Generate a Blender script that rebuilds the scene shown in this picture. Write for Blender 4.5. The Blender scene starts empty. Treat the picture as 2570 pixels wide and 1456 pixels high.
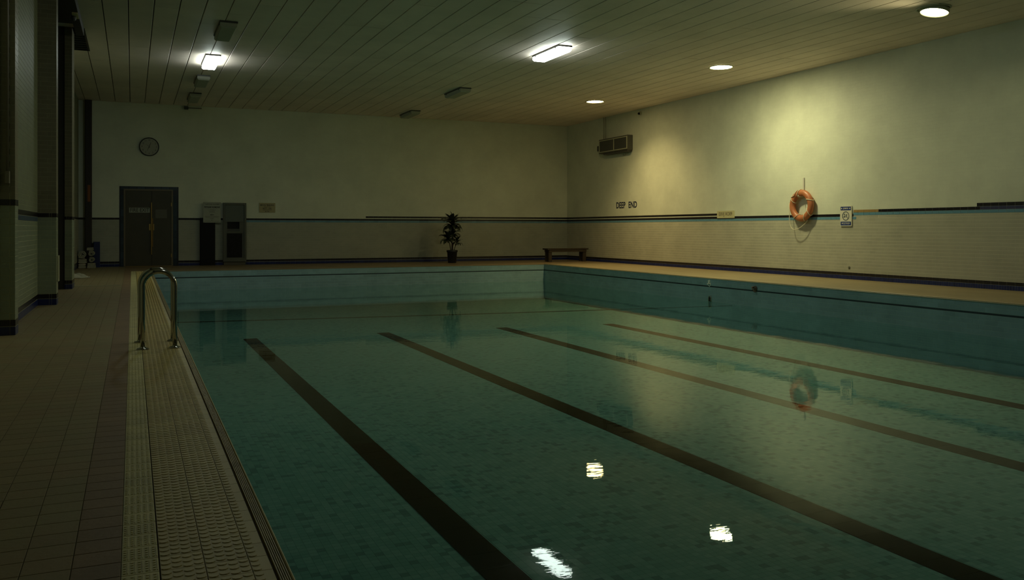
import bpy, bmesh, math, random
from mathutils import Vector, Matrix

random.seed(7)
C = bpy.context.scene.collection
SC = bpy.context.scene

# ------------------------------------------------------------------ camera
YAW = 0.4161
FPX = 2156.06
cam_data = bpy.data.cameras.new('camera')
cam_data.sensor_width = 36.0
cam_data.lens = 36.0 * FPX / 2570.0
cam_data.shift_y = -152.95 / 2570.0
cam_data.clip_end = 200
cam = bpy.data.objects.new('camera', cam_data)
cam.location = (0, 0, 1.05)
cam.rotation_euler = (math.pi / 2, 0, -YAW)
C.objects.link(cam)
SC.camera = cam

# ------------------------------------------------------------------ world, exposure, lamp strengths
world = bpy.data.worlds.new('World')
SC.world = world
world.use_nodes = True
world.node_tree.nodes['Background'].inputs[0].default_value = (0, 0, 0, 1)
world.node_tree.nodes['Background'].inputs[1].default_value = 0.0
SC.view_settings.view_transform = 'Standard'
SC.view_settings.look = 'None'
SC.view_settings.exposure = 0.0
SC.view_settings.gamma = 1.0
SC.view_settings.use_curve_mapping = False
SC.cycles.use_denoising = True
SC.cycles.max_bounces = 8
SC.cycles.diffuse_bounces = 4
SC.cycles.use_adaptive_sampling = True
SC.cycles.adaptive_threshold = 0.03
SC.cycles.glossy_bounces = 4
SC.cycles.transparent_max_bounces = 12
SC.cycles.sample_clamp_indirect = 3.0
SC.cycles.caustics_reflective = False
SC.cycles.caustics_refractive = False

TUBE_COL = (0.87, 1.0, 0.92)
WARM_COL = (1.0, 0.93, 0.50)
AMBER_COL = (1.0, 0.77, 0.35)
E_TUBE = 22.0                             # box lights in the view
E_TUBE_FILL = 11.5                        # weaker unseen box lights, added to brighten the near deck
E_DOWN_MAIN = 172.0                        # glowing lenses of the three round lights ...
E_DOWN_FAR = 48.0
E_DOWN_NEAR = 30.0
P_MAIN, P_FAR, P_NEAR = 160.0, 390.0, 240.0   # ... and the power of their reflector beams

# ------------------------------------------------------------------ materials
MATS = {}


def mat(name, col, rough=0.5, metal=0.0, var=0.0, island=0.0, noise=0.0, nscale=6.0, bump=0.0, bscale=60.0,
        spec=0.5, ramp2=None, stretch=(1, 1, 1)):
    """Principled surface; var / island = tone spread between pieces, noise = soft staining, bump = fine relief."""
    if name in MATS:
        return MATS[name]
    m = bpy.data.materials.new(name)
    m.use_nodes = True
    nt = m.node_tree
    p = nt.nodes['Principled BSDF']
    p.inputs['Roughness'].default_value = rough
    p.inputs['Metallic'].default_value = metal
    p.inputs['Specular IOR Level'].default_value = spec
    base = nt.nodes.new('ShaderNodeRGB')
    base.outputs[0].default_value = (*col, 1)
    out = base.outputs[0]
    L = nt.links.new
    tc = nt.nodes.new('ShaderNodeNewGeometry')
    mp = nt.nodes.new('ShaderNodeMapping')
    mp.inputs['Scale'].default_value = stretch
    L(tc.outputs['Position'], mp.inputs['Vector'])
    if noise > 0:
        n = nt.nodes.new('ShaderNodeTexNoise')
        n.inputs['Scale'].default_value = nscale
        n.inputs['Detail'].default_value = 5
        n.inputs['Roughness'].default_value = 0.62
        L(mp.outputs[0], n.inputs['Vector'])
        if ramp2:
            mr = nt.nodes.new('ShaderNodeMapRange')
            mr.inputs[1].default_value = 0.38
            mr.inputs[2].default_value = 0.64
            L(n.outputs['Fac'], mr.inputs[0])
            mx = nt.nodes.new('ShaderNodeMixRGB')
            mx.inputs[2].default_value = (*ramp2, 1)
            mm = nt.nodes.new('ShaderNodeMath')
            mm.operation = 'MULTIPLY'
            mm.inputs[1].default_value = noise
            L(mr.outputs[0], mm.inputs[0])
            L(mm.outputs[0], mx.inputs[0])
            L(out, mx.inputs[1])
            out = mx.outputs[0]
        else:
            mr = nt.nodes.new('ShaderNodeMapRange')
            mr.inputs[1].default_value = 0.3
            mr.inputs[2].default_value = 0.7
            mr.inputs[3].default_value = 1 - noise
            mr.inputs[4].default_value = 1 + noise * 0.6
            L(n.outputs['Fac'], mr.inputs[0])
            mx = nt.nodes.new('ShaderNodeMixRGB')
            mx.blend_type = 'MULTIPLY'
            mx.inputs[0].default_value = 1
            L(out, mx.inputs[1])
            L(mr.outputs[0], mx.inputs[2])
            out = mx.outputs[0]
    for amount, kind in ((var, 'obj'), (island, 'isl')):
        if amount > 0:
            if kind == 'obj':
                src = nt.nodes.new('ShaderNodeObjectInfo').outputs['Random']
            else:
                src = tc.outputs['Random Per Island']
            mr = nt.nodes.new('ShaderNodeMapRange')
            mr.inputs[3].default_value = 1 - amount
            mr.inputs[4].default_value = 1 + amount
            L(src, mr.inputs[0])
            mx = nt.nodes.new('ShaderNodeMixRGB')
            mx.blend_type = 'MULTIPLY'
            mx.inputs[0].default_value = 1
            L(out, mx.inputs[1])
            L(mr.outputs[0], mx.inputs[2])
            out = mx.outputs[0]
    L(out, p.inputs['Base Color'])
    if bump > 0:
        n2 = nt.nodes.new('ShaderNodeTexNoise')
        n2.inputs['Scale'].default_value = bscale
        n2.inputs['Detail'].default_value = 3
        L(mp.outputs[0], n2.inputs['Vector'])
        b = nt.nodes.new('ShaderNodeBump')
        b.inputs['Strength'].default_value = bump
        b.inputs['Distance'].default_value = 0.01
        L(n2.outputs['Fac'], b.inputs['Height'])
        L(b.outputs[0], p.inputs['Normal'])
    MATS[name] = m
    return m


def glow(name, col, strength):
    m = bpy.data.materials.new(name)
    m.use_nodes = True
    nt = m.node_tree
    nt.nodes.remove(nt.nodes['Principled BSDF'])
    e = nt.nodes.new('ShaderNodeEmission')
    e.inputs[0].default_value = (*col, 1)
    e.inputs[1].default_value = strength
    nt.links.new(e.outputs[0], nt.nodes['Material Output'].inputs[0])
    return m


WALL_UP = (0.70, 0.725, 0.57)
WALL_LO = (0.47, 0.46, 0.35)
M_up = mat('painted_tile', WALL_UP, 0.55, island=0.012, noise=0.10, nscale=1.3, bump=0.10, bscale=25)
M_upb = mat('painted_joint', (0.68, 0.70, 0.55), 0.7, noise=0.10, nscale=1.3)
M_lo = mat('glazed_tile', WALL_LO, 0.38, island=0.045, noise=0.12, nscale=1.6, bump=0.06, bscale=18)
M_lob = mat('pale_grout', (0.68, 0.66, 0.51), 0.8)
M_lofar = mat('shaded_glazed_tile', (0.37, 0.38, 0.295), 0.42, island=0.045, noise=0.12, nscale=1.6, bump=0.06, bscale=18)  # copy of glazed_tile with the far end's dimmer light put into its colour
M_lobfar = mat('shaded_grout', (0.45, 0.455, 0.35), 0.8)  # pale_grout darkened likewise for the dim far end
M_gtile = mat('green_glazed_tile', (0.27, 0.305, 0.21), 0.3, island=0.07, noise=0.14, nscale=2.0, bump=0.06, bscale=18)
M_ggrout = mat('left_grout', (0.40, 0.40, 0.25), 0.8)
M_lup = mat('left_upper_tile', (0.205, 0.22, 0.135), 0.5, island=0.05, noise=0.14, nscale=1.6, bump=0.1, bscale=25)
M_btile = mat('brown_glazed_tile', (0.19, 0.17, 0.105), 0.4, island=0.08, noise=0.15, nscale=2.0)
M_black = mat('black_tile', (0.016, 0.013, 0.014), 0.25, island=0.15)
M_navy = mat('navy_tile', (0.012, 0.021, 0.105), 0.28, island=0.2)
M_blue = mat('light_blue_tile', (0.135, 0.29, 0.385), 0.3, island=0.16)
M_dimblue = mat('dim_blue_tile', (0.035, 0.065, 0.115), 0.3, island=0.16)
M_violet = mat('violet_blue_tile', (0.045, 0.045, 0.11), 0.3, island=0.16)
M_tan = mat('tan_tile', (0.34, 0.22, 0.075), 0.4, island=0.12)
M_ceil = mat('ceiling_plank', (0.88, 0.74, 0.64), 0.6, var=0.03, noise=0.12, nscale=0.9)
M_void = mat('dark_void', (0.012, 0.012, 0.010), 0.9)
M_deckgrout = mat('deck_grout', (0.11, 0.09, 0.05), 0.9)
M_deck = mat('olive_floor_tile', (0.27, 0.225, 0.105), 0.55, var=0.06, island=0.05, noise=0.55, nscale=2.2,
             ramp2=(0.30, 0.195, 0.095), bump=0.12, bscale=40)
M_red = mat('red_floor_tile', (0.25, 0.16, 0.078), 0.55, var=0.06, island=0.05, noise=0.14, nscale=3, bump=0.12, bscale=40)
M_tact = mat('tactile_tile', (0.70, 0.63, 0.31), 0.5, var=0.05, noise=0.18, nscale=5)
M_rib = mat('ribbed_tile', (0.60, 0.51, 0.23), 0.5, var=0.06, island=0.03, noise=0.45, nscale=2.4, ramp2=(0.58, 0.43, 0.20))
M_gut = mat('gutter_rib', (0.58, 0.49, 0.25), 0.45, noise=0.2, nscale=8)
M_tanDeck = mat('tan_deck', (0.29, 0.225, 0.115), 0.5, noise=0.16, nscale=2.2, bump=0.08, bscale=30, stretch=(1, 0.4, 1))
M_farDeck = mat('far_deck', (0.26, 0.185, 0.095), 0.55, noise=0.16, nscale=2.2)
M_ptile = mat('pool_wall_tile', (0.255, 0.385, 0.41), 0.3, var=0.06, island=0.08, noise=0.16, nscale=2.5)
M_pgrout = mat('pool_grout', (0.36, 0.50, 0.46), 0.7)
M_groove = mat('pool_groove', (0.012, 0.030, 0.040), 0.5)
M_lane = mat('lane_marking_tile', (0.020, 0.015, 0.010), 0.8, island=0.1, spec=0.0)
M_chrome = mat('brushed_steel', (0.42, 0.41, 0.37), 0.13, metal=1.0)
M_brass = mat('brass', (0.55, 0.36, 0.12), 0.32, metal=1.0)
M_door = mat('olive_door', (0.058, 0.051, 0.028), 0.5, noise=0.15, nscale=3)
M_jamb = mat('door_jamb', (0.16, 0.13, 0.075), 0.5)
M_blackbox = mat('black_locker', (0.010, 0.009, 0.007), 0.6, spec=0.2)
M_paper = mat('notice_paper', (0.36, 0.38, 0.30), 0.6)
M_dimpaper = mat('dim_paper', (0.13, 0.125, 0.09), 0.6)
M_ypaper = mat('yellowed_board', (0.42, 0.37, 0.20), 0.6)
M_ink = mat('dark_ink', (0.02, 0.02, 0.018), 0.6)
M_sign = mat('sign_white', (0.72, 0.69, 0.54), 0.4)
M_signy = mat('sign_yellow', (0.60, 0.57, 0.32), 0.45)
M_signblue = mat('sign_blue', (0.018, 0.042, 0.19), 0.35)
M_inkblue = mat('ink_blue', (0.015, 0.02, 0.055), 0.5)
M_cab = mat('grey_enamel', (0.10, 0.105, 0.075), 0.5, noise=0.1, nscale=3)
M_cabpanel = mat('grey_green_panel', (0.105, 0.12, 0.095), 0.4)
M_darkgrey = mat('dark_grey_metal', (0.06, 0.058, 0.050), 0.45)
M_heater = mat('heater_case', (0.085, 0.08, 0.062), 0.5)
M_palemetal = mat('pale_metal', (0.42, 0.42, 0.28), 0.4)
M_orange = mat('buoy_orange', (0.50, 0.175, 0.07), 0.42, noise=0.2, nscale=9)
M_rope = mat('white_rope', (0.70, 0.64, 0.46), 0.7)
M_brownrope = mat('brown_rope', (0.05, 0.045, 0.022), 0.8)
M_wood = mat('dark_wood', (0.042, 0.028, 0.015), 0.55, noise=0.3, nscale=9, stretch=(1, 6, 6))
M_leaf = mat('dark_leaf', (0.030, 0.042, 0.018), 0.4, var=0.3)
M_trunk = mat('plant_stem', (0.07, 0.045, 0.025), 0.8)
M_pot = mat('plant_pot', (0.016, 0.016, 0.018), 0.45)
M_towel = mat('towel_cotton', (0.37, 0.355, 0.25), 0.95, noise=0.15, nscale=30, bump=0.3, bscale=220)
M_bluebox = mat('blue_board', (0.015, 0.022, 0.09), 0.5)
M_post = mat('dark_brown_post', (0.022, 0.016, 0.010), 0.55)
M_timber = mat('dark_timber', (0.040, 0.036, 0.022), 0.6, noise=0.2, nscale=3)
M_orangelabel = mat('orange_label', (0.22, 0.07, 0.015), 0.6)
M_off = mat('unlit_diffuser', (0.40, 0.40, 0.32), 0.5)
M_clock = mat('clock_face', (0.40, 0.40, 0.31), 0.5)
M_white = mat('white_plastic', (0.92, 0.92, 0.76), 0.4)
M_rust = mat('rusty_brass', (0.07, 0.045, 0.022), 0.55)
M_tubeglow = glow('lit_tube_diffuser', TUBE_COL, E_TUBE)
M_tubefill = glow('added_fill_diffuser', TUBE_COL, E_TUBE_FILL)
M_g_main = glow('lit_lens_main', WARM_COL, E_DOWN_MAIN)
M_g_far = glow('lit_lens_far', AMBER_COL, E_DOWN_FAR)
M_g_near = glow('lit_lens_near', WARM_COL, E_DOWN_NEAR)


# ------------------------------------------------------------------ helpers
class MB:
    def __init__(self):
        self.v, self.f, self.m = [], [], []

    def poly(self, pts, mi=0):
        n = len(self.v)
        self.v.extend(pts)
        self.f.append(tuple(range(n, n + len(pts))))
        self.m.append(mi)

    def box(self, x0, y0, z0, x1, y1, z1, mi=0):
        n = len(self.v)
        self.v += [(x0, y0, z0), (x1, y0, z0), (x1, y1, z0), (x0, y1, z0),
                   (x0, y0, z1), (x1, y0, z1), (x1, y1, z1), (x0, y1, z1)]
        for q in ((0, 3, 2, 1), (4, 5, 6, 7), (0, 1, 5, 4), (1, 2, 6, 5), (2, 3, 7, 6), (3, 0, 4, 7)):
            self.f.append(tuple(n + i for i in q))
            self.m.append(mi)
        return self

    def cham(self, x0, y0, z0, x1, y1, z1, c=0.01, axis='z'):
        """box with the four edges along AXIS chamfered and the end faces slightly inset"""
        a, b = {'z': (0, 1), 'x': (1, 2), 'y': (0, 2)}[axis]
        k = 'xyz'.index(axis)
        lo, hi = (x0, y0, z0), (x1, y1, z1)
        prof = [(lo[a] + c, lo[b]), (hi[a] - c, lo[b]), (hi[a], lo[b] + c), (hi[a], hi[b] - c),
                (hi[a] - c, hi[b]), (lo[a] + c, hi[b]), (lo[a], hi[b] - c), (lo[a], lo[b] + c)]
        n = len(self.v)
        for h in (lo[k], hi[k]):
            for p in prof:
                q = [0, 0, 0]
                q[a], q[b], q[k] = p[0], p[1], h
                self.v.append(tuple(q))
        for i in range(8):
            j = (i + 1) % 8
            self.f.append((n + i, n + j, n + 8 + j, n + 8 + i))
            self.m.append(0)
        self.f.append(tuple(n + 7 - i for i in range(8)))
        self.f.append(tuple(n + 8 + i for i in range(8)))
        self.m += [0, 0]
        return self

    def tube(self, path, r, n=8, caps=True, closed=False):
        path = [Vector(p) for p in path]
        N = len(path)
        rs = r if isinstance(r, (list, tuple)) else [r] * N
        base = len(self.v)
        prev = None
        for i, p in enumerate(path):
            if closed:
                t = (path[(i + 1) % N] - path[i - 1]).normalized()
            else:
                t = (path[min(i + 1, N - 1)] - path[max(i - 1, 0)]).normalized()
            if prev is None:
                a = Vector((0, 0, 1)) if abs(t.z) < 0.9 else Vector((1, 0, 0))
                u = t.cross(a).normalized()
            else:
                u = (prev - t * prev.dot(t)).normalized()
            prev = u
            w = t.cross(u)
            for k in range(n):
                an = 2 * math.pi * k / n
                self.v.append(tuple(p + (u * math.cos(an) + w * math.sin(an)) * rs[i]))
        segs = N if closed else N - 1
        for i in range(segs):
            for k in range(n):
                a = base + i * n + k
                b = base + i * n + (k + 1) % n
                c = base + ((i + 1) % N) * n + (k + 1) % n
                d = base + ((i + 1) % N) * n + k
                self.f.append((a, b, c, d))
                self.m.append(0)
        if caps and not closed:
            self.f.append(tuple(base + n - 1 - k for k in range(n)))
            self.f.append(tuple(base + (N - 1) * n + k for k in range(n)))
            self.m += [0, 0]
        return self

    def lathe(self, prof, n=24, center=(0, 0, 0), axis='z'):
        base = len(self.v)
        for (r, h) in prof:
            for k in range(n):
                a = 2 * math.pi * k / n
                x, y, z = r * math.cos(a), r * math.sin(a), h
                if axis == 'x':
                    x, y, z = z, x, y
                elif axis == 'y':
                    x, y, z = x, z, y
                self.v.append((center[0] + x, center[1] + y, center[2] + z))
        for i in range(len(prof) - 1):
            for k in range(n):
                self.f.append((base + i * n + k, base + i * n + (k + 1) % n,
                               base + (i + 1) * n + (k + 1) % n, base + (i + 1) * n + k))
                self.m.append(0)
        self.f.append(tuple(base + n - 1 - k for k in range(n)))
        self.f.append(tuple(base + (len(prof) - 1) * n + k for k in range(n)))
        self.m += [0, 0]
        return self

    def mesh(self, name, mats, smooth=False):
        me = bpy.data.meshes.new(name)
        me.from_pydata([tuple(v) for v in self.v], [], self.f)
        mats = mats if isinstance(mats, (list, tuple)) else [mats]
        for m in mats:
            me.materials.append(m)
        if len(mats) > 1:
            me.polygons.foreach_set('material_index', self.m)
        if smooth:
            me.polygons.foreach_set('use_smooth', [True] * len(me.polygons))
        me.update()
        return me

    def build(self, name, mats, parent=None, smooth=False, loc=None):
        bm_mesh = self.mesh(name, mats, smooth)
        return link(name, bm_mesh, parent, loc)


def fix_normals(o):
    bm = bmesh.new()
    bm.from_mesh(o.data)
    bmesh.ops.recalc_face_normals(bm, faces=bm.faces)
    bm.to_mesh(o.data)
    bm.free()
    return o


def smooth_by_angle(o, deg=40):
    o.data.polygons.foreach_set('use_smooth', [True] * len(o.data.polygons))
    bm = bmesh.new()
    bm.from_mesh(o.data)
    lim = math.radians(deg)
    for e in bm.edges:
        if len(e.link_faces) == 2 and e.calc_face_angle(0) > lim:
            e.smooth = False
    bm.to_mesh(o.data)
    bm.free()
    return o


def link(name, data, parent=None, loc=None):
    o = bpy.data.objects.new(name, data)
    C.objects.link(o)
    if parent is not None:
        o.parent = parent
        pl = parent.matrix_basis.copy()
        par = parent.parent
        while par is not None:
            pl = par.matrix_basis @ pl
            par = par.parent
        o.matrix_parent_inverse = pl.inverted()
    if loc is not None:
        o.location = loc
    return o


def empty(name, loc, label, cat, group=None):
    o = bpy.data.objects.new(name, None)
    o.empty_display_size = 0.1
    o.location = loc
    C.objects.link(o)
    return tag(o, label, cat, group)


def tag(o, label=None, cat=None, group=None, kind=None):
    if label: o['label'] = label
    if cat: o['category'] = cat
    if group: o['group'] = group
    if kind: o['kind'] = kind
    return o


def struct(o, label=None):
    o['kind'] = 'structure'
    if label: o['label'] = label
    return o


def stuff(o):
    o['kind'] = 'stuff'
    return o


def lettering(name, body, size, loc, facing, m, parent=None, depth=0.0015, align='CENTER', sx=1.0, bold=0.0):
    """flat raised letters; facing '-y' (far wall), '-x' (right wall)"""
    cu = bpy.data.curves.new(name, 'FONT')
    cu.body = body
    cu.size = size
    cu.extrude = depth
    cu.offset = bold
    cu.align_x = align
    cu.align_y = 'CENTER'
    cu.resolution_u = 4
    tmp = bpy.data.objects.new('tmp', cu)
    C.objects.link(tmp)
    dg = bpy.context.evaluated_depsgraph_get()
    me = bpy.data.meshes.new_from_object(tmp.evaluated_get(dg))
    bpy.data.objects.remove(tmp)
    bpy.data.curves.remove(cu)
    me.name = name
    me.materials.clear()
    me.materials.append(m)
    R = Matrix.Rotation(math.pi / 2, 4, 'X')
    if facing == '-x':
        R = Matrix.Rotation(-math.pi / 2, 4, 'Z') @ R
    me.transform(R @ Matrix.Diagonal((sx, 1, 1, 1)))
    me.transform(Matrix.Translation(Vector(loc)))
    return link(name, me, parent)


SIN, COS = math.sin(YAW), math.cos(YAW)


def dist_in_view(x, y, z, margin=40):
    """camera depth of a point of the place, None outside the view"""
    zc = x * SIN + y * COS
    if zc < 0.5:
        return None
    u = 1285 + FPX * (x * COS - y * SIN) / zc
    v = 575.05 - FPX * (z - 1.05) / zc
    if -margin < u < 2570 + margin and -margin < v < 1456 + margin:
        return zc
    return None


def shallow_mesh(name, w, h, t, c, m, facing):
    """one tile, front proud by t, edges bevelled by c; 'facing' is the direction of its front"""
    a, b = w / 2, h / 2
    pts = [(-a, -b, 0), (a, -b, 0), (a, b, 0), (-a, b, 0),
           (-a, -b, t - c), (a, -b, t - c), (a, b, t - c), (-a, b, t - c),
           (-a + c, -b + c, t), (a - c, -b + c, t), (a - c, b - c, t), (-a + c, b - c, t)]
    F = [(8, 9, 10, 11)]
    for i in range(4):
        j = (i + 1) % 4
        F += [(i, j, 4 + j, 4 + i), (4 + i, 4 + j, 8 + j, 8 + i)]
    conv = {'-y': lambda p: (p[0], -p[2], p[1]), '-x': lambda p: (-p[2], -p[0], p[1]),
            '+x': lambda p: (p[2], p[0], p[1]), '+z': lambda p: p}[facing]
    me = bpy.data.meshes.new(name)
    me.from_pydata([conv(p) for p in pts], [], F)
    me.materials.append(m)
    me.update()
    return me


def lay_tiles(parent, cells, facing, plane, t, m, name, max_parts=0, gap=0.004, c=0.0012, rest_name=None, gu=None):
    """cells: list of (u0, u1, w0, w1) on the plane. The nearest in view become single parts, the others one joined part.
    facing -y: u = x, w = z;  -x / +x: u = y, w = z;  +z: u = x, w = y."""
    def centre(q):
        u, w = (q[0] + q[1]) / 2, (q[2] + q[3]) / 2
        return {'-y': (u, plane, w), '-x': (plane, u, w), '+x': (plane, u, w), '+z': (u, w, plane)}[facing]
    ranked = []
    for i, q in enumerate(cells):
        d = dist_in_view(*centre(q)) if max_parts else None
        if d is not None:
            ranked.append((d, i))
    ranked.sort()
    single = set(i for _, i in ranked[:max_parts])
    cache = {}
    for i in sorted(single):
        q = cells[i]
        key = (round(q[1] - q[0] - (gu or gap), 4), round(q[3] - q[2] - gap, 4))
        if key not in cache:
            cache[key] = shallow_mesh(name, key[0], key[1], t, c, m, facing)
        link(name, cache[key], parent, centre(q))
    rest = [q for i, q in enumerate(cells) if i not in single]
    if rest:
        V, F = [], []
        g = gap / 2
        h = (gu or gap) / 2
        for (u0, u1, w0, w1) in rest:
            n = len(V)
            for (d, e) in ((0, 0), (t, c)):
                for (u, w) in ((u0 + h + e, w0 + g + e), (u1 - h - e, w0 + g + e), (u1 - h - e, w1 - g - e), (u0 + h + e, w1 - g - e)):
                    V.append({'-y': (u, plane - d, w), '-x': (plane - d, u, w), '+x': (plane + d, u, w), '+z': (u, w, plane + d)}[facing])
            if facing == '-x':
                F.append((n + 7, n + 6, n + 5, n + 4))
            else:
                F.append((n + 4, n + 5, n + 6, n + 7))
            for a in range(4):
                b = (a + 1) % 4
                F.append((n + a, n + b, n + 4 + b, n + 4 + a))
        me = bpy.data.meshes.new(rest_name or name + 's')
        me.from_pydata(V, [], F)
        me.materials.append(m)
        me.update()
        stuff(link(rest_name or name + 's', me, parent))


def courses(u0, u1, z0, z1, pu, pz, phase=0.0, stagger=True, origin=0.0):
    """running-bond cells over a rectangle; courses start at z0, the last is cut"""
    out = []
    k = 0
    z = z0
    while z < z1 - 0.006:
        zt = min(z + pz, z1)
        off = (pu / 2 if (stagger and k % 2) else 0.0) + origin
        i = math.floor((u0 - off) / pu)
        a = i * pu + off
        while a < u1 - 1e-6:
            b0, b1 = max(a, u0), min(a + pu, u1)
            if b1 - b0 > 0.012:
                out.append((b0, b1, z, zt))
            a += pu
        z += pz
        k += 1
    return out


def cut(cells, rects):
    """trim the cells that run behind fixed things, dropping what is wholly hidden"""
    out = []
    for (u0, u1, w0, w1) in cells:
        parts = [(u0, u1)]
        for r in rects:
            if r[2] < (w0 + w1) / 2 < r[3]:
                nxt = []
                for (a, b) in parts:
                    if b <= r[0] or a >= r[1]:
                        nxt.append((a, b))
                    else:
                        if r[0] - a > 0.01:
                            nxt.append((a, r[0]))
                        if b - r[1] > 0.01:
                            nxt.append((r[1], b))
                parts = nxt
        out += [(a, b, w0, w1) for (a, b) in parts]
    return out


# ------------------------------------------------------------------ dimensions
XR, YF, ZC = 13.72, 26.34, 4.59          # right wall, far wall, ceiling
PX0, PX1, PY0, PY1 = 0.4475, 11.42, -4.0, 23.41
WATER, PFLOOR = -0.522, -1.05
YB = -6.0

# ------------------------------------------------------------------ floor
mb = MB()
mb.box(-1.9, YB, -1.3, PX0 - 0.004, YF + 0.2, -0.012)
floor = struct(mb.build('floor', [M_deckgrout]), 'tiled pool surround of olive and red brown tiles')
md = MB()
md.cham(PX1 - 0.012, YB, -0.028, XR + 0.1, PY1 - 0.012, 0.0, 0.008, 'y')
md.box(PX1 + 0.004, YB, -1.3, XR + 0.1, PY1, -0.02)
md.build('deck_slab', M_tanDeck, floor)
mf = MB()
mf.cham(PX0 - 0.004, PY1 - 0.012, -0.028, XR + 0.1, YF + 0.1, 0.0, 0.008, 'x')
mf.box(PX0 - 0.004, PY1 + 0.004, -1.3, XR + 0.1, YF + 0.1, -0.02)
mf.build('deck_slab', M_farDeck, floor)
mf = MB()
mf.box(-0.030, PY1 + 0.06, -0.013, PX0 - 0.002, YF, -0.0005)
mf.build('deck_slab', M_farDeck, floor)
mn = MB()
mn.box(PX0 - 0.004, YB, -1.3, PX1 + 0.004, PY0 - 0.004, 0.0)
mn.build('deck_slab', M_farDeck, floor)

RP = 0.122                                # row pitch of every tile on the left deck
MB().box(-1.9, 2.0, -0.0125, -0.032, YF, -0.0022).build('grout_bed', mat('deck_joint', (0.12, 0.097, 0.05), 0.9), floor)
cols = [(-0.032 - 0.141 * (k + 1), -0.032 - 0.141 * k) for k in range(10)]
rows = [(2.0 + RP * j, 2.0 + RP * (j + 1)) for j in range(int((YF - 2.0) / RP))]
red_cells, deck_cells = [], []
for (y0, y1) in rows:
    for k, (x0, x1) in enumerate(cols):
        (red_cells if k == 0 else deck_cells).append((x0, x1, y0, y1))
lay_tiles(floor, deck_cells, '+z', -0.012, 0.012, M_deck, 'floor_tile', 300, gap=0.0028, c=0.0008)
lay_tiles(floor, red_cells, '+z', -0.012, 0.012, M_red, 'red_floor_tile', 90, gap=0.003, c=0.001, rest_name='red_floor_tiles')
MB().box(-1.9, YB, -0.013, -0.032, 2.0, -0.002).build('deck_slab', M_deck, floor)

# tactile strip, one tile wide
tm = MB()
W0, H0 = 0.1065, RP - 0.004
tm.box(-W0 / 2, -H0 / 2, 0, W0 / 2, H0 / 2, 0.0105)
for k in range(5):
    xc = -W0 / 2 + W0 * (k + 0.5) / 5 - 0.002
    for q in range(5):
        yc = -H0 / 2 + 0.018 + q * 0.0205
        tm.box(xc - 0.0036, yc - 0.006, 0.0104, xc + 0.0036, yc + 0.006, 0.0128)
    tm.box(xc + 0.0075, -H0 / 2 + 0.010, 0.0104, xc + 0.0098, H0 / 2 - 0.010, 0.0123)
tme = tm.mesh('tactile_tile', M_tact)
TX = 0.0225
for j, (y0, y1) in enumerate(rows):
    if y1 > PY1 + 0.05 or j < 3:
        continue
    link('tactile_tile', tme, floor, (TX, (y0 + y1) / 2, -0.012))

# ribbed anti-slip tiles, three and a half columns
def ribbed(wid, n_cells, edge=0.0):
    r = MB()
    w, h = wid - 0.0025, RP - 0.0025
    r.box(-w / 2, -h / 2, 0, w / 2, h / 2, 0.010)
    cw = (w - edge) / n_cells
    for k in range(n_cells):
        xa = -w / 2 + k * cw
        for q in range(3):
            off = 0.0 if k % 2 == 0 else 0.0135
            y0 = -h / 2 + 0.003 + q * 0.0395 + off * 0.6
            y1 = y0 + 0.027
            # a scallop: low at the back, rounded and proud at the front
            b = len(r.v)
            r.v += [(xa + 0.002, y1, 0.0099), (xa + cw - 0.002, y1, 0.0099),
                    (xa + cw - 0.002, y0 + 0.007, 0.0120), (xa + cw * 0.68, y0, 0.0123), (xa + cw * 0.32, y0, 0.0123), (xa + 0.002, y0 + 0.007, 0.0120),
                    (xa + cw - 0.002, y0 + 0.007, 0.0099), (xa + cw * 0.68, y0, 0.0099), (xa + cw * 0.32, y0, 0.0099), (xa + 0.002, y0 + 0.007, 0.0099)]
            for f in ((0, 5, 4, 3, 2, 1), (5, 9, 8, 4), (4, 8, 7, 3), (3, 7, 6, 2), (1, 2, 6), (0, 9, 5)):
                r.f.append(tuple(b + i for i in f))
                r.m.append(0)
    return r
rib_full = ribbed(0.130, 4).mesh('ribbed_tile', M_rib)
rib_half = ribbed(0.059, 1, edge=0.028).mesh('ribbed_tile', M_rib)
joined = MB()
srcf, srch = ribbed(0.130, 4), ribbed(0.059, 1, edge=0.028)
spots = []
for j, (y0, y1) in enumerate(rows):
    if j < 2 or y1 > PY1 + 0.05:
        continue
    yc = (y0 + y1) / 2
    for k, xc in enumerate((0.144, 0.274, 0.3685)):
        spots.append((yc, k, xc))
spots.sort()
for n, (yc, k, xc) in enumerate(spots):
    if n < 298:
        link('ribbed_tile', rib_half if k == 2 else rib_full, floor, (xc, yc, -0.012))
    else:
        src = srch if k == 2 else srcf
        b = len(joined.v)
        joined.v += [(x + xc, y + yc, z - 0.012) for (x, y, z) in src.v]
        joined.f += [tuple(b + i for i in f) for f in src.f]
        joined.m += src.m
stuff(joined.build('ribbed_tiles', M_rib, floor))

# overflow gutter along the left edge: ribs and an outer lip
gm = MB()
GL = 0.494
for k in range(5):
    x = 0.4075 + k * 0.0066
    gm.box(x, 0, -0.0115, x + 0.0030, GL, -0.002)
gm.cham(0.4405, 0, -0.02, PX0 + 0.0005, GL, 0.0, 0.003, 'y')
gme = gm.mesh('gutter_grating', M_gut)
for j in range(43):
    link('gutter_grating', gme, floor, (0, 2.0 + j * 0.4965, 0))
# worn threshold strip across the deck
th = MB()
th.cham(-1.30, 17.55, -0.002, -0.20, 17.66, 0.007, 0.003, 'x')
th.build('threshold_strip', mat('threshold', (0.30, 0.27, 0.17), 0.5), floor)
th = MB()
th.box(-0.48, 17.68, -0.001, -0.21, 17.73, 0.004)
th.build('threshold_gap', M_void, floor)

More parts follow.
